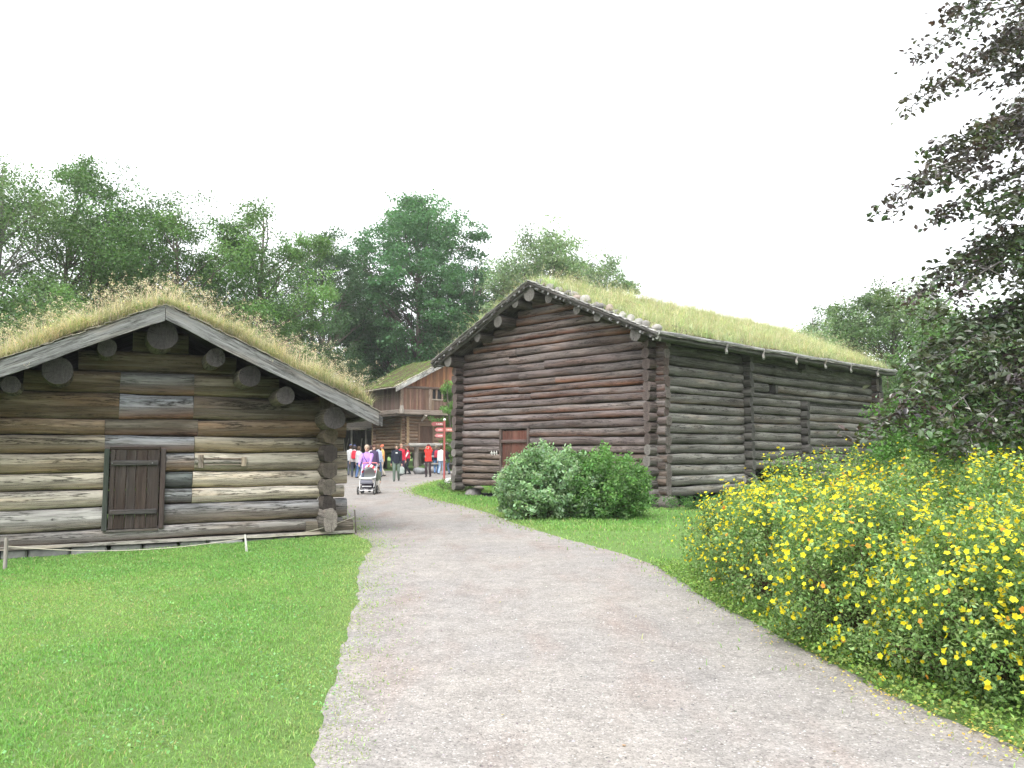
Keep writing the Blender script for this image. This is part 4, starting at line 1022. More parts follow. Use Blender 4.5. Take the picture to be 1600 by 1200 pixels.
for i, (x, y, rx, ry, H, lab) in enumerate((
    (2.92, 9.35, .80, 1.0, 1.02, 'yellow-flowering cinquefoil shrub at the far left end of the flowering row'),
    (3.75, 9.3, 1.1, 1.0, 1.42, 'tall yellow-flowering shrub in the back of the row, below the barn end'),
    (2.80, 7.85, .86, 1.05, 1.15, 'yellow-flowering shrub on the path side, second from the far end of the row'),
    (5.2, 9.2, 1.2, 1.1, 1.40, 'yellow-flowering shrub in the back of the row, directly under the copper beech'),
    (2.92, 6.35, .84, 1.05, 1.13, 'yellow-flowering shrub in the middle of the row beside the path'),
    (4.25, 7.3, 1.1, 1.1, 1.38, 'yellow-flowering shrub behind the middle of the row'),
    (3.20, 5.10, .80, .92, 1.05, 'nearest yellow-flowering shrub at the path, with a dark hollow beneath'),
    (4.35, 5.6, 1.05, 1.1, 1.36, 'tall yellow-flowering shrub cut by the right picture edge'))):
    near = 1.15 if y > 7 else 1.9
    shrub('cinquefoil_shrub', lab, 'shrub', gp, (x, y), rx, ry, H, int(660*near), 54, .034 if y > 7 else .030, PP, 200+i, flowers=2.6 if y > 7 else 1.9, slen=.24, interior=.3)
GR = [(.26, .38, .22), (.32, .45, .27), (.20, .31, .16)]
shrub('rose_bush', 'wide pale green rose bush in front of the barn gable, left half', 'bush', 'bushes before the barn gable', (.75, 17.9), 1.12, 1.0, 1.50, 420, 60, .085, GR, 301, slen=.34)
shrub('rose_bush', 'darker green rose bush against the near barn corner', 'bush', 'bushes before the barn gable', (2.05, 17.95), 1.05, 1.0, 1.47, 400, 60, .08, [(.14, .27, .085), (.18, .33, .10), (.11, .21, .07)], 302, slen=.36)
shrub('low_bush', 'low weedy growth in the dark gap below the barn side wall', 'bush', None, (4.9, 20.2), 1.2, .4, .36, 90, 40, .05, [(.07, .17, .05), (.10, .2, .06)], 303, slen=.22)
shrub('low_bush', 'pale tangled weeds behind the far barn corner', 'bush', None, (14.6, 28.8), 1.3, .9, 1.3, 160, 40, .08, [(.18, .24, .12), (.22, .27, .13)], 304, slen=.4)
shrub('low_bush', 'small weedy tuft by the boulders at the far barn corner', 'bush', None, (-1.9, 28.6), .7, .4, .5, 70, 30, .06, [(.13, .2, .08), (.2, .24, .12)], 305, slen=.25)
# leafy weeds and fallen petals along the foot of the flowering shrubs
RG = np.random.default_rng(5)
n = 9000; t = RG.random(n); yy = 3.4+7.2*t; xx = np.interp(yy, [p[1] for p in RIGHTs[:220]][::1], [p[0] for p in RIGHTs[:220]])+np.abs(RG.normal(.25, .2, n))
leaves('ground_weeds', np.stack([xx, yy, RG.uniform(.01, .10, n)], 1), RG.uniform(.018, .04, n), tint((.22, .33, .09), n, .3), GRASS, asp=.7, nrm=np.array([[0, 0, 1.]]), spread=.6, kind='stuff')
n = 900; yy = 3.5+RG.gamma(2, .8, n); xx = np.interp(yy, [p[1] for p in RIGHTs[:220]], [p[0] for p in RIGHTs[:220]])+RG.normal(.08, .16, n)
leaves('fallen_petals', np.stack([xx, yy, RG.uniform(.02, .05, n)], 1), RG.uniform(.012, .022, n), tint((.70, .58, .15), n, .2), PETAL, asp=.8, nrm=np.array([[0, 0, 1.]]), spread=.3, kind='stuff')

# ------------------------------------------------------------------ storehouse on posts and shed behind
def build_store():
    o = empty('storehouse', (-7.655, 57, 0), rad(35), label='two-storey timber storehouse with reddish plank upper floor and green sod roof', cat='storehouse')
    rs = random.Random(9); W_ = 6.2; D_ = 5.0
    # lower log storey
    for kind in ('front', 'left', 'right', 'back'):
        M = MB(); z = 1.45
        while z < 3.95:
            h = rs.uniform(.21, .27); t = z+h; k = rs.uniform(.8, 1.2)
            ct = tuple(np.array((.26, .18, .125))*k); cb = tuple(np.array((.21, .11, .065))*k)
            if kind == 'front':
                for a, b in ((-.25, 1.05), (2.3, W_+.25)) if 1.8 < z < 3.3 else ((-.25, W_+.25),): log_course(M, a, b, z, t, z, t, 'x', 0, .22, ct, cb, (.38, .28, .18))
            elif kind == 'back': log_course(M, -.25, W_+.25, z, t, z, t, 'x', D_, -.22, ct, cb, (.38, .28, .18))
            else: log_course(M, -.25, D_+.25, z+.1, t+.1, z+.1, t+.1, 'y', 0 if kind == 'left' else W_, .22 if kind == 'left' else -.22, ct, cb, (.42, .30, .18))
            z = t
        if kind in ('front', 'back'): prism(M, [(.1, 1.5), (1.0, 1.5), (1.0, 3.9), (.1, 3.9)], 'y', .1 if kind == 'front' else D_-.1, .13 if kind == 'front' else D_-.07, (.04, .035, .03))
        else: prism(M, [(.1, 1.6), (D_-.1, 1.6), (D_-.1, 4.0), (.1, 4.0)], 'x', .1 if kind == 'left' else W_-.12, .13 if kind == 'left' else W_-.09, (.04, .035, .03))
        M.build('log_wall', W_STORE, o)
    d = empty('door', (0, 0, 0)); d.parent = o
    M = MB()
    for k in range(4): box(M, (1.22+k*.25, .06, 1.9), (1.465+k*.25, .10, 3.2), (.10, .06, .045), along=2)
    M.build('door_leaf', W_RED, d)
    M = MB(); box(M, (1.06, -.05, 1.8), (1.2, .2, 3.45), (.2, .13, .09), along=2); box(M, (2.24, -.05, 1.8), (2.38, .2, 3.45), (.2, .13, .09), along=2); box(M, (1.2, -.05, 3.22), (2.24, .2, 3.45), (.18, .12, .08)); M.build('door_frame', W_RED, d)
    # platform and its posts, posts under the house
    M = MB(); box(M, (-.3, -1.3, 1.78), (7.4, -.3, 1.84), (.36, .34, .31), bev=.02)
    tube(M, [(-.4, -1.35, 1.84), (3, -1.35, 1.86), (7.6, -1.35, 1.84)], .13, 9, col=(.42, .40, .37), jit=.05); M.build('platform', W_BOARD, o)
    for x in (.3, 2.4, 4.6, 6.6):
        for y in (-1.2, .4, 4.6):
            M = MB(); tube(M, [(x, y, -.05), (x, y, .9), (x, y, 1.75 if y < 0 else 1.5)], [.2, .15, .18], 10, col=(.22, .19, .16), jit=.04); M.build('post', W_BOARD, o)
    M = MB(); box(M, (-.1, .1, 1.30), (W_+.1, .35, 1.5), (.2, .15, .1)); box(M, (-.1, D_-.35, 1.30), (W_+.1, D_-.1, 1.5), (.2, .15, .1)); box(M, (.1, .36, 1.38), (W_-.1, D_-.36, 1.44), (.12, .1, .08)); M.build('floor_beam', W_STORE, o)
    # overhanging upper storey of upright planks
    x0, x1, y0, y1, z0, z1 = -.85, W_+.85, -.8, D_+.6, 4.0, 6.05; zr = 8.15; sl = .52; mx_ = W_/2
    def planks(nm, axis, f, a0, a1, zf0, zf1, col, out):
        M = MB(); a = a0
        while a < a1-.01:
            wd = min(rs.uniform(.13, .2), a1-a); k = rs.uniform(.65, 1.3); c = (col[0]*k, col[1]*k*rs.uniform(.9, 1.1), col[2]*k); e = rs.uniform(0, .02)*out
            lo, hi = ((a, f+e, zf0(a+wd/2)), (a+wd-.008, f+e+.03, zf1(a+wd/2))) if axis == 'x' else ((f+e, a, zf0(a)), (f+e+.03, a+wd-.008, zf1(a)))
            box(M, lo, hi, c, along=2); a += wd
        M.build(nm, W_RED, o)
    gt = lambda a: zr-.12-sl*abs(a-mx_)
    planks('plank_wall', 'x', y0, x0, 1.55, lambda a: 4.35, lambda a: min(5.85, gt(a)), (.20, .12, .09), -1)
    planks('plank_wall', 'x', y0, 3.0, x1, lambda a: 4.35, lambda a: min(5.85, gt(a)), (.20, .12, .09), -1)
    planks('plank_wall', 'x', y0, 1.55, 3.0, lambda a: 4.35, lambda a: 5.12, (.18, .12, .09), -1)
    planks('gable_planks', 'x', y0-.05, x0+.6, x1-.6, lambda a: 6.02, lambda a: max(6.03, gt(a)), (.25, .115, .065), -1)
    planks('plank_wall', 'y', x0, y0, y1, lambda a: 4.35, lambda a: 5.85, (.16, .115, .095), 1)
    planks('plank_wall', 'y', x1, y0, y1, lambda a: 4.35, lambda a: 5.85, (.16, .115, .095), 1)
    planks('plank_wall', 'x', y1, x0, x1, lambda a: 4.35, lambda a: gt(a), (.16, .115, .095), 1)
    M = MB(); box(M, (x0-.1, y0-.12, 4.0), (x1+.1, y0+.12, 4.34), (.27, .22, .19), bev=.04); M.build('beam', W_STORE, o)
    M = MB(); box(M, (x0-.12, y0+.13, 4.02), (x0+.12, y1+.4, 4.34), (.24, .20, .175), bev=.04, along=1); M.build('beam', W_STORE, o)
    M = MB(); box(M, (x0-.1, y0-.1, 5.86), (x1+.1, y0+.1, 6.02), (.13, .09, .075), bev=.03); M.build('beam', W_STORE, o)
    M = MB(); box(M, (x0-.2, y0+.1, 3.9), (x1+.1, y1, 3.99), (.1, .08, .065)); M.build('floor_beam', W_STORE, o)
    for x in (x0+.02, 1.45, 3.0, x1-.22):
        M = MB(); box(M, (x, y0-.10, 4.345), (x+.24, y0-.005, 5.855), (.25, .18, .14), bev=.04, along=2); M.build('corner_post', W_STORE, o)
    M = MB(); tube(M, [(x0+.1, y0-.14, 4.05), (x0+.1, y0-.14, 4.3), (x0+.1, y0-.14, 4.62)], [.13, .17, .12], 10, col=(.42, .37, .33)); M.build('post_foot', W_STORE, o)
    for x in (1.72, 2.22, 2.68):
        wn = MB(); box(wn, (x, y0+.12, 5.2), (x+.32, y0+.16, 5.8), (.01, .01, .012)); wn.build('window', PAINT, o)
    M = MB()
    for x in (1.70, 2.10, 2.58): box(M, (x-.02, y0-.03, 5.14), (x+.07, y0+.1, 5.855), (.26, .18, .13), along=2)
    box(M, (1.69, y0-.06, 5.08), (3.0, y0-.03, 5.16), (.36, .30, .25)); M.build('window_frame', W_STORE, o)
    for x in (1.2, 4.9):
        M = MB(); tube(M, [(x, y0+.5, 3.6), (x, y0+.1, 3.85), (x, y0-.1, 4.0)], [.07, .10, .12], 8, col=(.45, .40, .36)); M.build('bracket', W_STORE, o)
    T = lambda s, l, z: (mx_+s, l, z)
    roof = sod_roof(T, o, 4.45, zr, sl, -1.25, D_+1.3, W_BOARD, 34000, .22, ((.24, .42, .10), (.36, .44, .16), (.38, .46, .18)), turf=.15, straw=.2)
    for sg in (-1, 1):
        M = MB(); a = np.array((mx_, -1.32, zr-.28)); b = np.array((mx_+sg*4.5, -1.32, zr-.28-sl*4.5)); quadbox(M, a, b-a, (0, .05, 0), (0, 0, .34), (.42, .41, .39)); M.build('barge_board', W_BOARD, roof)
        M = MB(); ragged_strip(M, (mx_, -1.34, zr+.10), (mx_+sg*4.5, -1.34, zr+.10-sl*4.5), (0, .2, 0), 1, (.55, .52, .46), 40, j=.03)
        ragged_strip(M, (mx_+sg*4.45, -1.3, zr+.04-sl*4.45), (mx_+sg*4.45, D_+1.3, zr+.04-sl*4.45), (sg*.14, 0, -.04), 1, (.52, .47, .40), 40, j=.03); M.build('bark_edge', BARK, roof)
W_STORE = wood_mat('storehouse_timber', .5, (.30, .27, .24, 1), .35)
build_store()

def build_shed():
    o = empty('open_shed', (-14.0, 62, 0), rad(12), label='dark open-fronted wooden shed with upright poles, behind the cabin corner', cat='shed')
    M = MB()
    for k in range(34): c = random.uniform(.7, 1.2); box(M, (-4.2+k*.25, 4.0, 0), (-3.96+k*.25, 4.05, 3.1), (.10*c, .09*c, .08*c), along=2)
    M.build('plank_wall', W_BARN, o)
    for x in (-4.2, 4.25):
        M = MB()
        for k in range(16): c = random.uniform(.7, 1.2); box(M, (x, k*.25, 0), (x+.05, .24+k*.25, 3.1), (.12*c, .11*c, .1*c), along=2)
        M.build('plank_wall', W_BARN, o)
    M = MB()
    for k in range(9): c = random.uniform(.8, 1.3); box(M, (-.4+k*.2-1.6, 0, 0), (-.22+k*.2-1.6, .04, 3.0), (.26*c, .24*c, .21*c), along=2)
    M.build('front_boards', W_BOARD, o)
    for x in (-3.9, -1.9, .35, 1.5, 2.6, 3.9):
        M = MB(); tube(M, [(x, -.05, -.05), (x+.03, -.05, 1.5), (x, -.05, 3.1)], .075, 8, col=(.30, .28, .25)); M.build('post', W_BOARD, o)
    M = MB()
    for x, dx in ((.8, .5), (1.1, -.2), (1.9, .45), (2.2, .1), (3.1, -.4)): tube(M, [(x, .3, 0), (x+dx, .5, 2.4)], .03, 6, col=(.34, .31, .27))
    M.build('leaning_poles', W_BOARD, o)
    M = MB(); quadbox(M, (-4.7, -.6, 3.05), (9.4, 0, 0), (0, 5.2, 1.0), (0, 0, .12), (.2, .18, .15)); M.build('roof', W_BARN, o)
build_shed()

# ------------------------------------------------------------------ small built things
def sign():
    p = gnd(694, 748); o = empty('signpost', (p[0], p[1], 0), rad(4), label='dark red signpost with four pointed direction boards beside the barn corner', cat='signpost')
    red = (.36, .09, .08)
    M = MB(); tube(M, [(0, 0, -.1), (0, 0, 1.5), (0, 0, 3.02)], .055, 12, col=red); M.build('pole', PAINT, o)
    M = MB(); ico(M, (0, 0, 3.08), .085, (.75, .75, .68), 2, (1, 1, .8)); M.build('cap', PAINT, o)
    def board(z, L, sg, rz, c):
        b = empty('direction_board', (0, 0, z), rz); b.parent = o
        M = MB(); pl = [(sg*.05, -.10), (sg*(L-.09), -.10), (sg*L, 0), (sg*(L-.09), .10), (sg*.05, .10)]
        prism(M, pl, 'y', -.085, -.060, c); M.build('board', PAINT, b)
        M = MB(); x = .09; rr = random.Random(int(z*100))
        while x < L*.62:         # small white lettering, too small in the photograph to read
            w_ = rr.uniform(.018, .032); xx = sorted((sg*x, sg*(x+w_))); h = rr.choice((.028, .028, .045))
            box(M, (xx[0], -.090, -.03), (xx[1], -.0855, -.03+h), (.85, .83, .8)); x += w_+.011+(.03 if rr.random() < .1 else 0)
        M.build('lettering', PAINT, b)
    board(2.86, .70, -1, 0, (.26, .07, .07)); board(2.56, .50, -1, rad(-14), (.48, .15, .15)); board(2.56, .62, 1, rad(8), (.46, .17, .14)); board(2.25, .50, -1, rad(-10), (.44, .15, .16))
sign()

def stake(px, py, h, r, col, label, lean=(0, 0)):
    p = gnd(px, py); z = float(gz(p[0], p[1])); f = EYE/(EYE-z*0+.0001); M = MB()
    d = p[:2]*(EYE-z)/EYE; z = float(gz(d[0], d[1]))
    tube(M, [(0, 0, -.05), (lean[0]*.5, lean[1]*.5, h*.5), (lean[0], lean[1], h)], [r, r*.95, r*.85], 8, col=col, ecol=tuple(np.array(col)*1.2), jit=.05)
    o = M.build('stake', W_BOARD, None, label=label, cat='stake'); o.location = (d[0], d[1], z)
    return np.array([d[0]+lean[0], d[1]+lean[1], z+h])
s1 = stake(8, 888, .42, .028, (.30, .28, .26), 'grey rope stake standing at the left picture edge before the cabin')
s2 = stake(386, 862, .26, .018, (.82, .80, .74), 'short white-topped rope stake leaning in the grass before the cabin', (-.03, -.02))
s3 = stake(557, 833, .42, .014, (.24, .20, .16), 'thin dark rope stake at the right corner of the cabin', (-.04, 0))
def rope(p, q, sag, label):
    pts = []
    for i in range(15):
        t = i/14; v = p+(q-p)*t; v[2] -= sag*4*t*(1-t)
        v[2] = max(v[2], float(gz(v[0], v[1]))+.04); pts.append(v)
    M = MB(); tube(M, pts, .0055, 5, col=(.50, .46, .38)); M.build('rope', CLOTH, None, label=label, cat='rope')
rope(s1+np.array([0, 0, -.11]), s2+np.array([0, 0, -.05]), .12, 'thin sagging rope between the grey stake and the white stake')
rope(s2+np.array([0, 0, -.05]), s3+np.array([0, 0, -.12]), .10, 'thin rope running up from the white stake to the cabin corner')

for i, (px, py, r, c, lab) in enumerate(((738, 768, .30, (.36, .31, .28), 'flat brownish boulder lying lowest in the grass at the far barn corner'), (722, 760, .30, (.44, .43, .41), 'pale grey boulder under the far corner of the barn'), (706, 756, .28, (.50, .50, .48), 'whitish boulder between the signpost and the barn corner'),
    (712, 751, .26, (.46, .45, .43), 'pale boulder standing highest of the group beside the signpost'), (657, 741, .42, (.26, .27, .28), 'grey boulder under the storehouse platform behind the people'), (676, 739, .4, (.27, .26, .26), 'low grey boulder behind the red-jacketed man'))):
    p = gnd(px, py); M = MB(); ico(M, (0, 0, 0), r, c, 3, (1.35, .9, .62), .28); o = M.build('boulder', STONE, None, label=lab, cat='boulder'); o.location = (p[0], p[1]+r*.5, r*.35); o.rotation_euler[2] = i*1.3
o = empty('rail_fence', (-3.9, 50, 0), rad(10), label='low grey rail fence behind the signpost', cat='fence')
for z in (.62, 1.08):
    M = MB(); tube(M, [(-1.6, 0, z), (.6, .03, z+.03), (2.6, 0, z)], .06, 8, col=(.36, .35, .33), jit=.05); M.build('rail', W_BOARD, o)
for x in (-1.3, .6, 2.4):
    M = MB(); tube(M, [(x, .09, -.05), (x, .09, 1.3)], .07, 8, col=(.30, .29, .27)); M.build('post', W_BOARD, o)

# ------------------------------------------------------------------ people
def ik(a, c, l1, l2, pole):
    a, c = np.array(a, float), np.array(c, float); d = c-a; L = min(np.linalg.norm(d), (l1+l2)*.999); d = d/np.linalg.norm(d)
    c = a+d*L; k = (l1*l1-l2*l2+L*L)/(2*L); h = math.sqrt(max(0, l1*l1-k*k)); pole = np.array(pole, float); pole = pole-d*(pole@d); pole /= np.linalg.norm(pole)+1e-9
    return a+d*k+pole*h, c
def cap(M, p, q, r0, r1, n=10):
    p, q = np.array(p, float), np.array(q, float); d = q-p; L = np.linalg.norm(d); d = d/L
    pts = [p-d*r0*.9, p-d*r0*.6, p, p+(q-p)*.5, q, q+d*r1*.6, q+d*r1*.9]; rr = [r0*.4, r0*.8, r0, (r0+r1)/2, r1, r1*.8, r1*.4]
    tube(M, pts, rr, n, col=(.5, .5, .5))
def loft(M, rows):
    """closed upright body from (x,y,z,rx,ry) rows"""
    n = 16; V = []; Fc = []
    for (x, y, z, rx, ry) in rows:
        for j in range(n): t = 2*math.pi*j/n; V.append((x+rx*math.cos(t), y+ry*math.sin(t), z))
    for i in range(len(rows)-1):
        for j in range(n): Fc.append((i*n+j, i*n+(j+1) % n, (i+1)*n+(j+1) % n, (i+1)*n+j))
    Fc.append(tuple(range(n))[::-1]); Fc.append(tuple(range((len(rows)-1)*n, len(rows)*n))); M.add([np.array(v) for v in V], Fc, (.5, .5, .5))
def remeshed(M, name, mat, col, parent, vox, sm=2, **k):
    M.c = [col]*len(M.v); me = M.build(name, mat, parent, **k)
    me.data.materials.clear(); me.data.materials.append(flat(mat, col))
    r = me.modifiers.new('join', 'REMESH'); r.mode = 'VOXEL'; r.voxel_size = vox; r.use_smooth_shade = True
    s = me.modifiers.new('smooth', 'SMOOTH'); s.iterations = sm; s.factor = .5
    return me
_flat = {}
def flat(mat, col):
    key = (mat.name, tuple(np.round(col, 3)))
    if key not in _flat:
        m, t, o = newmat(mat.name+'_tone'); tc = N(t, 'ShaderNodeTexCoord').outputs['Object']
        f = maprange(t, noise(t, tc, 9, 5, .6), .25, .75, .85, 1.15); c = mixc(t, 1, (*col, 1), f, 'MULTIPLY')
        b = N(t, 'ShaderNodeBsdfPrincipled'); b.inputs['Roughness'].default_value = .5 if mat is SKIN else .85; b.inputs['Specular IOR Level'].default_value = .25
        t.links.new(c, b.inputs['Base Color']); t.links.new(b.outputs[0], o.inputs[0]); _flat[key] = m
    return _flat[key]
def person(X, Y, rz, H, label, top, legs, skin=(.55, .34, .26), hair=(.10, .06, .04), shoes=(.05, .05, .05), stride=.12, hands=((-.25, -.06, .80), (.25, -.06, .80)), hat=None, pack=None, longhair=False, wide=1.0, vest=None, bag=None, lean=0, jacket_len=.84, mark=None, strap=None, shorts=False, curl=.5, group=None, slim=1.0):
    k = H/1.75; S = lambda *v: np.array(v)*k
    M = MB(); w = wide
    sh = [S(-.165*w, lean, 1.395), S(.165*w, lean, 1.395)]; hip = [S(-.09*w, 0, .93), S(.09*w, 0, .93)]
    ft = [S(-.10, -stride, .075), S(.10, stride, .075+.03*(stride > .1))]
    kn = [ik(hip[i], ft[i], .45*k, .43*k, (0, -1, 0)) for i in (0, 1)]
    el = []; 
    for i in (0, 1): el.append(ik(sh[i], S(*hands[i]), .30*k, .27*k, (-.22 if i == 0 else .22, .8, -.35)))
    # body: one surface
    loft(M, [(0, lean*k, 1.50*k, .05*k, .05*k), (0, lean*k, 1.46*k, .10*k*w, .07*k), (0, lean*k, 1.38*k, .165*k*w, .095*k), (0, lean*.7*k, 1.25*k, .15*k*w, .11*k*w), (0, lean*.3*k, 1.08*k, .128*k*w, .10*k*w), (0, 0, .95*k, .155*k*w, .11*k*w), (0, 0, .86*k, .14*k*w, .10*k*w)][::-1])
    hc = S(0, lean*1.2-.02, 1.63)
    cap(M, S(0, lean, 1.44), hc-S(0, -.01, .08), .055*k, .052*k)
    ico(M, hc+S(0, .01, .02), .095*k, (.5, .5, .5), 3, (.84, 1.0, 1.05)); ico(M, hc+S(0, -.025, -.055), .066*k, (.5, .5, .5), 3, (.86, .9, .95))
    cap(M, hc+S(0, -.095, .015), hc+S(0, -.112, -.022), .009*k, .015*k, 6)                        # nose
    for sx in (-1, 1): ico(M, hc+S(sx*.082, .012, -.002), .026*k, (.5, .5, .5), 2, (.35, .7, 1.1))   # ears
    for i in (0, 1):
        cap(M, hip[i], kn[i][0], .082*k*w*slim, .055*k); cap(M, kn[i][0], kn[i][1], .054*k, .037*k)
        cap(M, kn[i][1]+S(0, .03, -.03), kn[i][1]+S(0, -.13, -.045), .036*k, .028*k)
        e, h = el[i]; cap(M, sh[i], e, .050*k*w, .038*k); cap(M, e, h, .038*k, .026*k)
        d = (h-e)/np.linalg.norm(h-e); _, a, b = basis(d); sx = 1 if i == 0 else -1
        fw = np.array([0, -1, 0.]); fw = fw-d*(fw@d); fw /= np.linalg.norm(fw)+1e-9; sd_ = np.cross(d, fw)
        pc = h+d*.045*k; cap(M, h+d*.01*k, pc+d*.02*k, .026*k, .032*k, 8)
        for j, (off, L) in enumerate(((-.027, .065), (-.009, .078), (.009, .072), (.026, .055))):
            r0 = h+d*.075*k+fw*off*k; m1 = r0+(d*.6*L-sd_*sx*curl*L*.25)*k; cap(M, r0, m1, .0085*k, .0080*k, 6); cap(M, m1, m1+(d*.4*L-sd_*sx*curl*L*.6)*k, .0080*k, .0068*k, 6)
        t0 = h+d*.03*k-fw*.0*k+fw*.028*k*(-1 if False else 1); cap(M, t0, t0+(d*.035+fw*.028)*k, .0105*k, .0085*k, 6)
    body = remeshed(M, 'person', SKIN, skin, None, .0085 if H > 1.3 else .006, 1, label=label, cat='person' if H > 1.3 else 'child', group=group)
    body.location = (X, Y, 0); body.rotation_euler[2] = rz
    # jacket or shirt
    M = MB(); jl = jacket_len; g = .018
    loft(M, [(0, 0, jl*k, (.165*w+g)*k, (.125*w+g)*k), (0, lean*.1*k, .98*k, (.162*w+g)*k, (.120*w+g)*k), (0, lean*.4*k, 1.12*k, (.140*w+g)*k, (.118*w+g)*k), (0, lean*.8*k, 1.28*k, (.160*w+g)*k, (.118*w+g)*k), (0, lean*k, 1.39*k, (.165*w+g)*k, (.090+g)*k), (0, lean*k, 1.445*k, .125*k*w, .078*k), (0, lean*k, 1.485*k, .075*k, .066*k), (0, lean*k, 1.51*k, .062*k, .062*k)])
    for i in (0, 1):
        e, h = el[i]
        if not vest: cap(M, sh[i], e, .060*k*w, .052*k); cap(M, e, h-(h-e)*.06, .052*k, .040*k)
        else: cap(M, sh[i], sh[i]+(e-sh[i])*.12, .068*k*w, .06*k)
    remeshed(M, 'jacket', CLOTH, top, body, .013)
    if vest:
        M = MB()
        for i in (0, 1): e, h = el[i]; cap(M, sh[i], e, .060*k*w, .048*k); cap(M, e, h-(h-e)*.06, .047*k, .036*k)
        remeshed(M, 'sleeves', CLOTH, vest, body, .013)
    # trousers
    M = MB(); loft(M, [(0, 0, .80*k, .15*k*w, .11*k*w), (0, 0, .90*k, .172*k*w, .128*k*w), (0, 0, 1.0*k, .155*k*w, .12*k*w)])
    for i in (0, 1): cap(M, hip[i], kn[i][0], .098*k*w*slim, .072*k*slim); cap(M, kn[i][0], kn[i][1]-(kn[i][1]-kn[i][0])*.02, .070*k*slim, .060*k)
    remeshed(M, 'trousers', CLOTH, legs, body, .013)
    for i in (0, 1):
        M = MB(); f = kn[i][1]; cap(M, f+S(0, .035, -.030), f+S(0, -.14, -.042), .046*k, .036*k, 8); remeshed(M, 'shoe', PLASTIC, shoes, body, .010)
    # hair, eyes, mouth
    M = MB(); ico(M, hc+S(0, .022, .045), .112*k, (.5, .5, .5), 3, (.86, .98, .92)); ico(M, hc+S(0, .045, -.01), .10*k, (.5, .5, .5), 3, (.86, .8, .95))
    if longhair: loft(M, [(0, hc[1]+.055*k, 1.47*k, .06*k, .035*k), (0, hc[1]+.055*k, 1.55*k, .085*k, .05*k), (0, hc[1]+.04*k, 1.66*k, .085*k, .07*k)])
    remeshed(M, 'hair', CLOTH, hair, body, .010)
    for sx in (-1, 1):
        M = MB(); ico(M, hc+S(sx*.031, -.083, .012), .011*k, (.03, .02, .02), 2, (1.1, .6, .7)); M.build('eye', PAINT, body)
    M = MB(); ico(M, hc+S(0, -.086, -.052), .017*k, (.30, .10, .09), 2, (1.2, .4, .35)); M.build('mouth', SKIN, body)
    if hat:
        M = MB(); loft(M, [(0, hc[1]+.01*k, 1.66*k, .098*k, .108*k), (0, hc[1]+.015*k, 1.70*k, .098*k, .105*k), (0, hc[1]+.02*k, 1.755*k, .07*k, .08*k), (0, hc[1]+.02*k, 1.775*k, .03*k, .03*k)]); ico(M, (0, hc[1]-.10*k, 1.665*k), .07*k, (.5, .5, .5), 2, (1, 1, .15)); remeshed(M, 'cap', CLOTH, hat, body, .010)
    if pack:
        M = MB(); loft(M, [(0, .20*k, 1.0*k, .13*k, .08*k), (0, .21*k, 1.05*k, .155*k, .10*k), (0, .21*k, 1.3*k, .15*k, .10*k), (0, .19*k, 1.43*k, .11*k, .07*k), (0, .18*k, 1.46*k, .05*k, .03*k)]); remeshed(M, 'backpack', CLOTH, pack, body, .012)
        M = MB()
        for sx in (-1, 1): tube(M, [S(sx*.10, .12, 1.05), S(sx*.13, -.05, 1.12), S(sx*.12, -.135, 1.28), S(sx*.11, -.06, 1.47), S(sx*.10, .12, 1.44)], .014*k, 6)
        M.c = [(.05, .05, .06)]*len(M.v); M.build('strap', CLOTH, body)
    if strap:
        M = MB(); tube(M, [S(-.15, -.02, 1.47), S(-.07, -.150, 1.30), S(.05, -.165, 1.13), S(.16, -.09, .97)], .010*k, 6, col=strap); M.build('strap', CLOTH, body)
    if mark:
        M = MB(); box(M, tuple(S(-.045, -.145, 1.31)), tuple(S(.055, -.118, 1.36)), mark); M.build('chest_print', CLOTH, body)
    if bag:
        side = bag[0]; h = el[side][1]; M = MB(); x, y, z = h
        loft(M, [(x, y, z-.50*k, .05, .03), (x, y, z-.45*k, .13, .06), (x, y, z-.25*k, .14, .06), (x, y, z-.17*k, .10, .04), (x, y, z-.14*k, .03, .02)]); 
        tube(M, [(x-.05, y, z-.17*k), (x-.02, y, z-.09*k), (x+.02, y, z-.09*k), (x+.05, y, z-.17*k)], .012, 6)
        b = remeshed(M, 'shopping_bag', CLOTH, bag[1], None, .012, label=bag[2], cat='bag'); b.location = (X, Y, 0); b.rotation_euler[2] = rz
    return body
def pp(px, Y): return float(at(px, 703, Y)[0]), Y
GP_ = 'visitors standing and walking on the path'
x, y = pp(573.5, 27.9)
person(x, y, 0, 1.66, 'woman in a lilac top with a dark diagonal strap pushing the pushchair', (.42, .24, .62), (.10, .11, .16), hands=((-.19, -.50, 1.02), (.19, -.50, 1.02)), hair=(.42, .32, .25), strap=(.05, .04, .10), wide=1.12, stride=.14, group=GP_, curl=1)
x, y = pp(620, 38.4)
person(x, y, rad(4), 1.78, 'man in a black sweater and grey-green trousers walking towards us', (.018, .022, .035), (.12, .16, .13), hair=(.09, .07, .05), wide=1.12, stride=.13, mark=(.75, .75, .75), bag=(1, (.33, .37, .35), 'grey-green shopping bag hanging from the hand of the man in black'), group=GP_)
x, y = pp(554, 44.5)
person(x, y, rad(185), 1.76, 'person with a large red backpack seen from behind, left of the woman in lilac', (.55, .50, .52), (.045, .055, .08), pack=(.60, .035, .06), hair=(.06, .05, .05), hat=(.05, .07, .22), group=GP_, stride=.05)
x, y = pp(548, 47.5)
person(x, y, rad(200), 1.80, 'person in a white jacket and blue cap furthest left in the crowd', (.70, .70, .72), (.10, .11, .14), hat=(.10, .16, .42), stride=.04, group=GP_)
x, y = pp(561, 43.0)
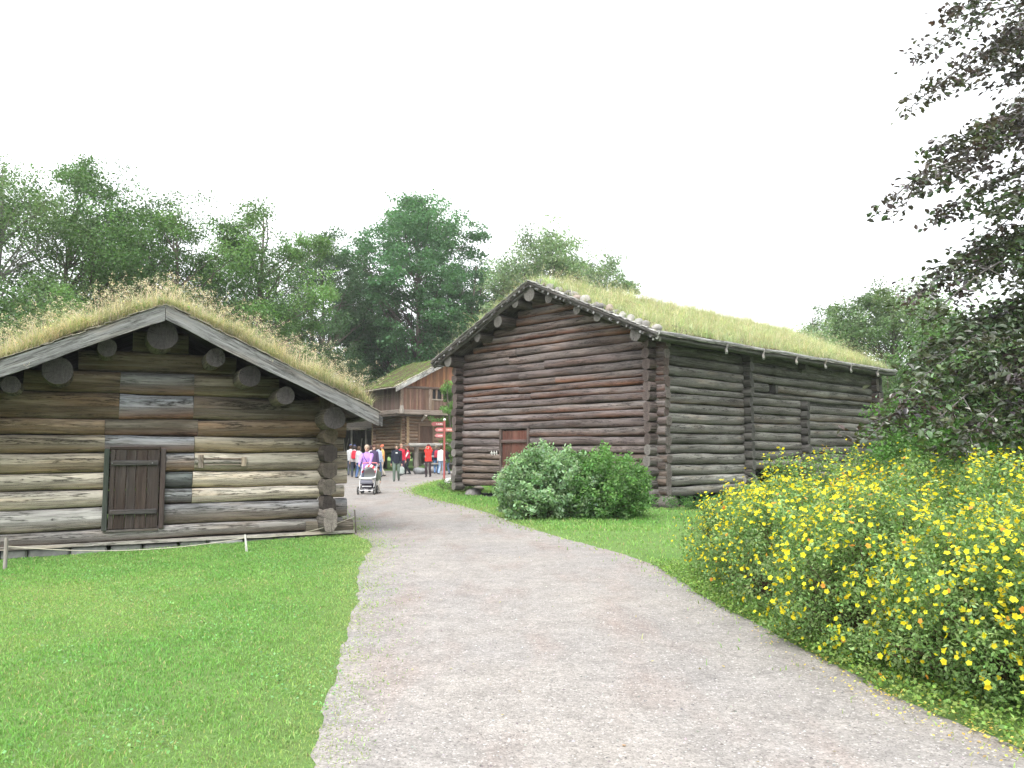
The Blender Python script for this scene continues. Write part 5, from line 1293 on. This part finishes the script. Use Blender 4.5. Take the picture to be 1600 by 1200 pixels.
person(x, y, rad(150), 1.68, 'person in a pale grey hooded top and blue jeans next to the red backpack', (.48, .46, .50), (.09, .15, .30), hair=(.10, .06, .04), stride=.08, group=GP_)
x, y = pp(579.5, 42); person(x, y, rad(170), 1.72, 'dark-haired person in a white top hidden behind the woman in lilac', (.62, .60, .60), (.06, .06, .08), hair=(.05, .03, .03), group=GP_)
x, y = pp(584.5, 40.5); person(x, y, rad(20), 1.74, 'person in a dark purple jacket just right of the woman in lilac', (.07, .05, .11), (.05, .06, .10), hair=(.10, .05, .04), group=GP_, longhair=True)
x, y = pp(591, 44); person(x, y, rad(160), 1.76, 'person in a pale blue jacket and jeans in the middle of the crowd', (.36, .42, .55), (.08, .13, .25), hair=(.14, .08, .05), group=GP_)
x, y = pp(597.5, 45.5); person(x, y, rad(-60), 1.78, 'person in an orange cap and orange top with cream trousers', (.75, .38, .14), (.55, .50, .42), hat=(.75, .18, .10), group=GP_, hands=((-.30, -.20, 1.0), (.30, -.35, 1.05)))
x, y = pp(627, 47); person(x, y, rad(30), 1.84, 'person in a red jacket half hidden behind the man in black', (.60, .03, .06), (.06, .03, .06), hair=(.35, .22, .16), group=GP_)
x, y = pp(637.5, 49); person(x, y, rad(-75), 1.74, 'woman in a red waistcoat with white sleeves and black trousers', (.62, .03, .08), (.02, .025, .03), vest=(.70, .66, .66), hair=(.14, .06, .04), longhair=True, group=GP_, hands=((-.25, -.22, 1.0), (.25, -.30, .85)), slim=1.15)
x, y = pp(669.5, 44.6); person(x, y, rad(-8), 1.80, 'person in a bright red jacket holding both hands up to the face', (.80, .05, .04), (.05, .035, .04), hair=(.10, .03, .03), hands=((-.07, -.20, 1.58), (.07, -.20, 1.58)), stride=.06, wide=1.08, slim=.9, group=GP_, curl=1)
x, y = pp(682, 50); person(x, y, rad(190), 1.78, 'person in a navy jacket with a small red backpack, between red jacket and signpost', (.04, .05, .10), (.12, .22, .42), pack=(.50, .05, .08), hair=(.25, .20, .16), group=GP_)
x, y = pp(689.5, 48.5); person(x, y, rad(165), 1.76, 'person in a white shirt and pale blue jeans standing left of the signpost pole', (.75, .77, .78), (.30, .40, .55), hair=(.10, .05, .04), group=GP_, stride=.15)
x, y = pp(699, 49); person(x, y, rad(-30), 1.72, 'dark-clad person in blue jeans standing right of the signpost pole', (.05, .04, .05), (.20, .28, .42), hair=(.06, .03, .03), hands=((-.30, -.1, .85), (.38, -.16, .90)), group=GP_)
x, y = pp(591.5, 27.6); person(x, y, rad(-35), .92, 'toddler in a dark green and red top walking beside the pushchair', (.10, .12, .09), (.60, .57, .52), hair=(.045, .025, .025), stride=.12, hands=((-.30, -.30, .95), (.30, -.1, .80)), wide=1.2)

def pushchair():
    x, y = pp(575.5, 27.15); o = empty('pushchair', (x, y, 0), 0, label='pushchair with a white tray and red striped cover rolling down the path', cat='pushchair')
    for sx in (-1, 1):
        for fy, r in ((-.28, .14), (.34, .15)):
            wl = empty('wheel', (0, 0, 0)); wl.parent = o; M = MB()
            c = np.array([sx*.27, fy, r+.004]); pts = [c+np.array([0, math.cos(a)*(r-.022), math.sin(a)*(r-.022)]) for a in np.linspace(0, 2*math.pi, 25)]
            V = []; tube(M, pts, .022, 8, col=(.03, .03, .03), cap=False); M.build('tyre', PLASTIC, wl)
            M = MB(); pts = [c+np.array([0, math.cos(a)*(r-.05), math.sin(a)*(r-.05)]) for a in np.linspace(0, 2*math.pi, 21)]; tube(M, pts, .009, 6, col=(.7, .7, .7), cap=False)
            for a in np.linspace(0, math.pi, 4)[:3]: tube(M, [c+np.array([0, math.cos(a), math.sin(a)])*(r-.05), c-np.array([0, math.cos(a), math.sin(a)])*(r-.05)], .006, 5, col=(.7, .7, .7))
            tube(M, [c-np.array([sx*.05, 0, 0]), c+np.array([sx*.02, 0, 0])], .018, 8, col=(.3, .3, .3)); M.build('rim', CHROME, wl)
    M = MB(); al = (.62, .62, .64)
    for sx in (-1, 1):
        tube(M, [(sx*.23, -.28, .15), (sx*.25, -.1, .42), (sx*.25, .2, .78), (sx*.25, .36, 1.0)], .014, 8, col=al); tube(M, [(sx*.24, .34, .16), (sx*.25, .05, .50)], .014, 8, col=al)
    tube(M, [(-.23, -.28, .15), (.23, -.28, .15)], .013, 8, col=al); tube(M, [(-.24, .34, .16), (.24, .34, .16)], .013, 8, col=al); M.build('frame', CHROME, o)
    M = MB(); tube(M, [(-.25, .36, 1.0), (-.23, .41, 1.05), (0, .42, 1.06), (.23, .41, 1.05), (.25, .36, 1.0)], .019, 8, col=(.65, .20, .22)); M.build('handle', PLASTIC, o)
    M = MB(); loft(M, [(0, .05, .20, .17, .22), (0, .05, .22, .20, .24), (0, .05, .36, .22, .25), (0, .05, .37, .20, .23)]); M.c = [(.05, .04, .06)]*len(M.v); M.build('basket', CLOTH, o)
    M = MB(); box(M, (-.16, -.205, .26), (.16, -.19, .30), (.7, .7, .7)); M.build('reflector_strip', CLOTH, o)
    M = MB(); quadbox(M, (-.20, -.14, .50), (.40, 0, 0), (0, .42, -.03), (0, 0, .06), (.40, .42, .42)); quadbox(M, (-.19, .28, .48), (.38, 0, 0), (0, .20, .46), (0, .05, 0), (.30, .33, .33)); M.build('seat', CLOTH, o)
    M = MB(); pts = [(-.25, -.02, .58), (-.22, -.20, .56), (-.12, -.29, .55), (0, -.31, .55), (.12, -.29, .55), (.22, -.20, .56), (.25, -.02, .58)]; tube(M, pts, [(.035, .03)]*7, 8, col=(.75, .75, .73)); M.build('tray', PLASTIC, o)
    M = MB(); loft(M, [(0, -.24, .36, .19, .04), (0, -.25, .38, .21, .05), (0, -.25, .47, .20, .05), (0, -.24, .49, .18, .04)]); M.c = [(.20, .20, .24)]*len(M.v); M.build('footmuff', CLOTH, o)
    M = MB(); n = 9
    for i in range(n):
        a0, a1 = math.pi*i/n, math.pi*(i+1)/n; c = (.62, .05, .08) if i % 2 == 0 else (.80, .76, .74)
        V = []
        for a in (a0, a1):
            for t in (0, .5, 1): V.append(np.array([-.235*math.cos(a), .36-.30*t, .72+.29*math.sin(a)*(1-.25*t)]))
        M.add(V, [(0, 1, 4, 3), (1, 2, 5, 4)], c, smooth=False)
    h = M.build('canopy', CLOTH, o); m = h.modifiers.new('thick', 'SOLIDIFY'); m.thickness = .008
pushchair()

# ------------------------------------------------------------------ far woods and the air
RG = np.random.default_rng(99)
def woods(x0, x1, y0, y1, h, n, pal):
    k = int((x1-x0)/2.2); cx = RG.uniform(x0, x1, k*3); cy = RG.uniform(y0, y1, k*3); hh = h*RG.uniform(.45, 1.0, k*3); ii = RG.integers(0, k*3, n)
    u = RG.normal(0, 1, (n, 3)); u /= np.linalg.norm(u, axis=1)[:, None]; r = RG.uniform(.5, 1, n)[:, None]
    P = np.stack([cx[ii]+u[:, 0]*3.0*r[:, 0], cy[ii]+u[:, 1]*3*r[:, 0], hh[ii]*.5+u[:, 2]*hh[ii]*.5*r[:, 0]+.3], 1)
    return P, np.array(pal)[ii % len(pal)]*(1+RG.normal(0, .3, (n, 1))).clip(.3, 2)
a, ca = woods(-60, 12, 88, 110, 11, 42000, GD); b, cb = woods(20, 75, 62, 95, 10, 30000, GP+G2); c, cc = woods(-50, -16, 55, 75, 7, 14000, GD)
leaves('distant_woods', np.concatenate([a, b, c]), RG.uniform(.35, .75, len(a)+len(b)+len(c)), np.concatenate([ca, cb, cc]), LEAF, None, asp=.7, nrm=np.array([[0, -.2, .6]]), spread=.9, kind='stuff')

# the damp bright air: one even box round everything, pale
M = MB(); box(M, (-140, -12, -2), (140, 135, 32), (.8, .8, .8)); hz = M.build('haze', STONE, None, kind='stuff')
m, t, o_ = newmat('haze_air'); v = N(t, 'ShaderNodeVolumePrincipled'); v.inputs['Color'].default_value = (.97, .985, 1, 1); v.inputs['Density'].default_value = .0006; v.inputs['Anisotropy'].default_value = .3
t.links.new(v.outputs[0], o_.inputs['Volume']); hz.data.materials.clear(); hz.data.materials.append(m)

RG = np.random.default_rng(31); n = 170; y = 3.6+14*RG.random(n)**1.3; x = RG.uniform(-2.2, 2.6, n); k = inside(x, y); x, y = x[k], y[k]; n = len(x)
leaves('fallen_leaves', np.stack([x, y, RG.uniform(.008, .016, n)], 1), RG.uniform(.012, .034, n), tint((.34, .28, .14), n, .4, .12), LEAF, None, asp=.6, nrm=np.array([[0, 0, 1.]]), spread=.25, kind='stuff')
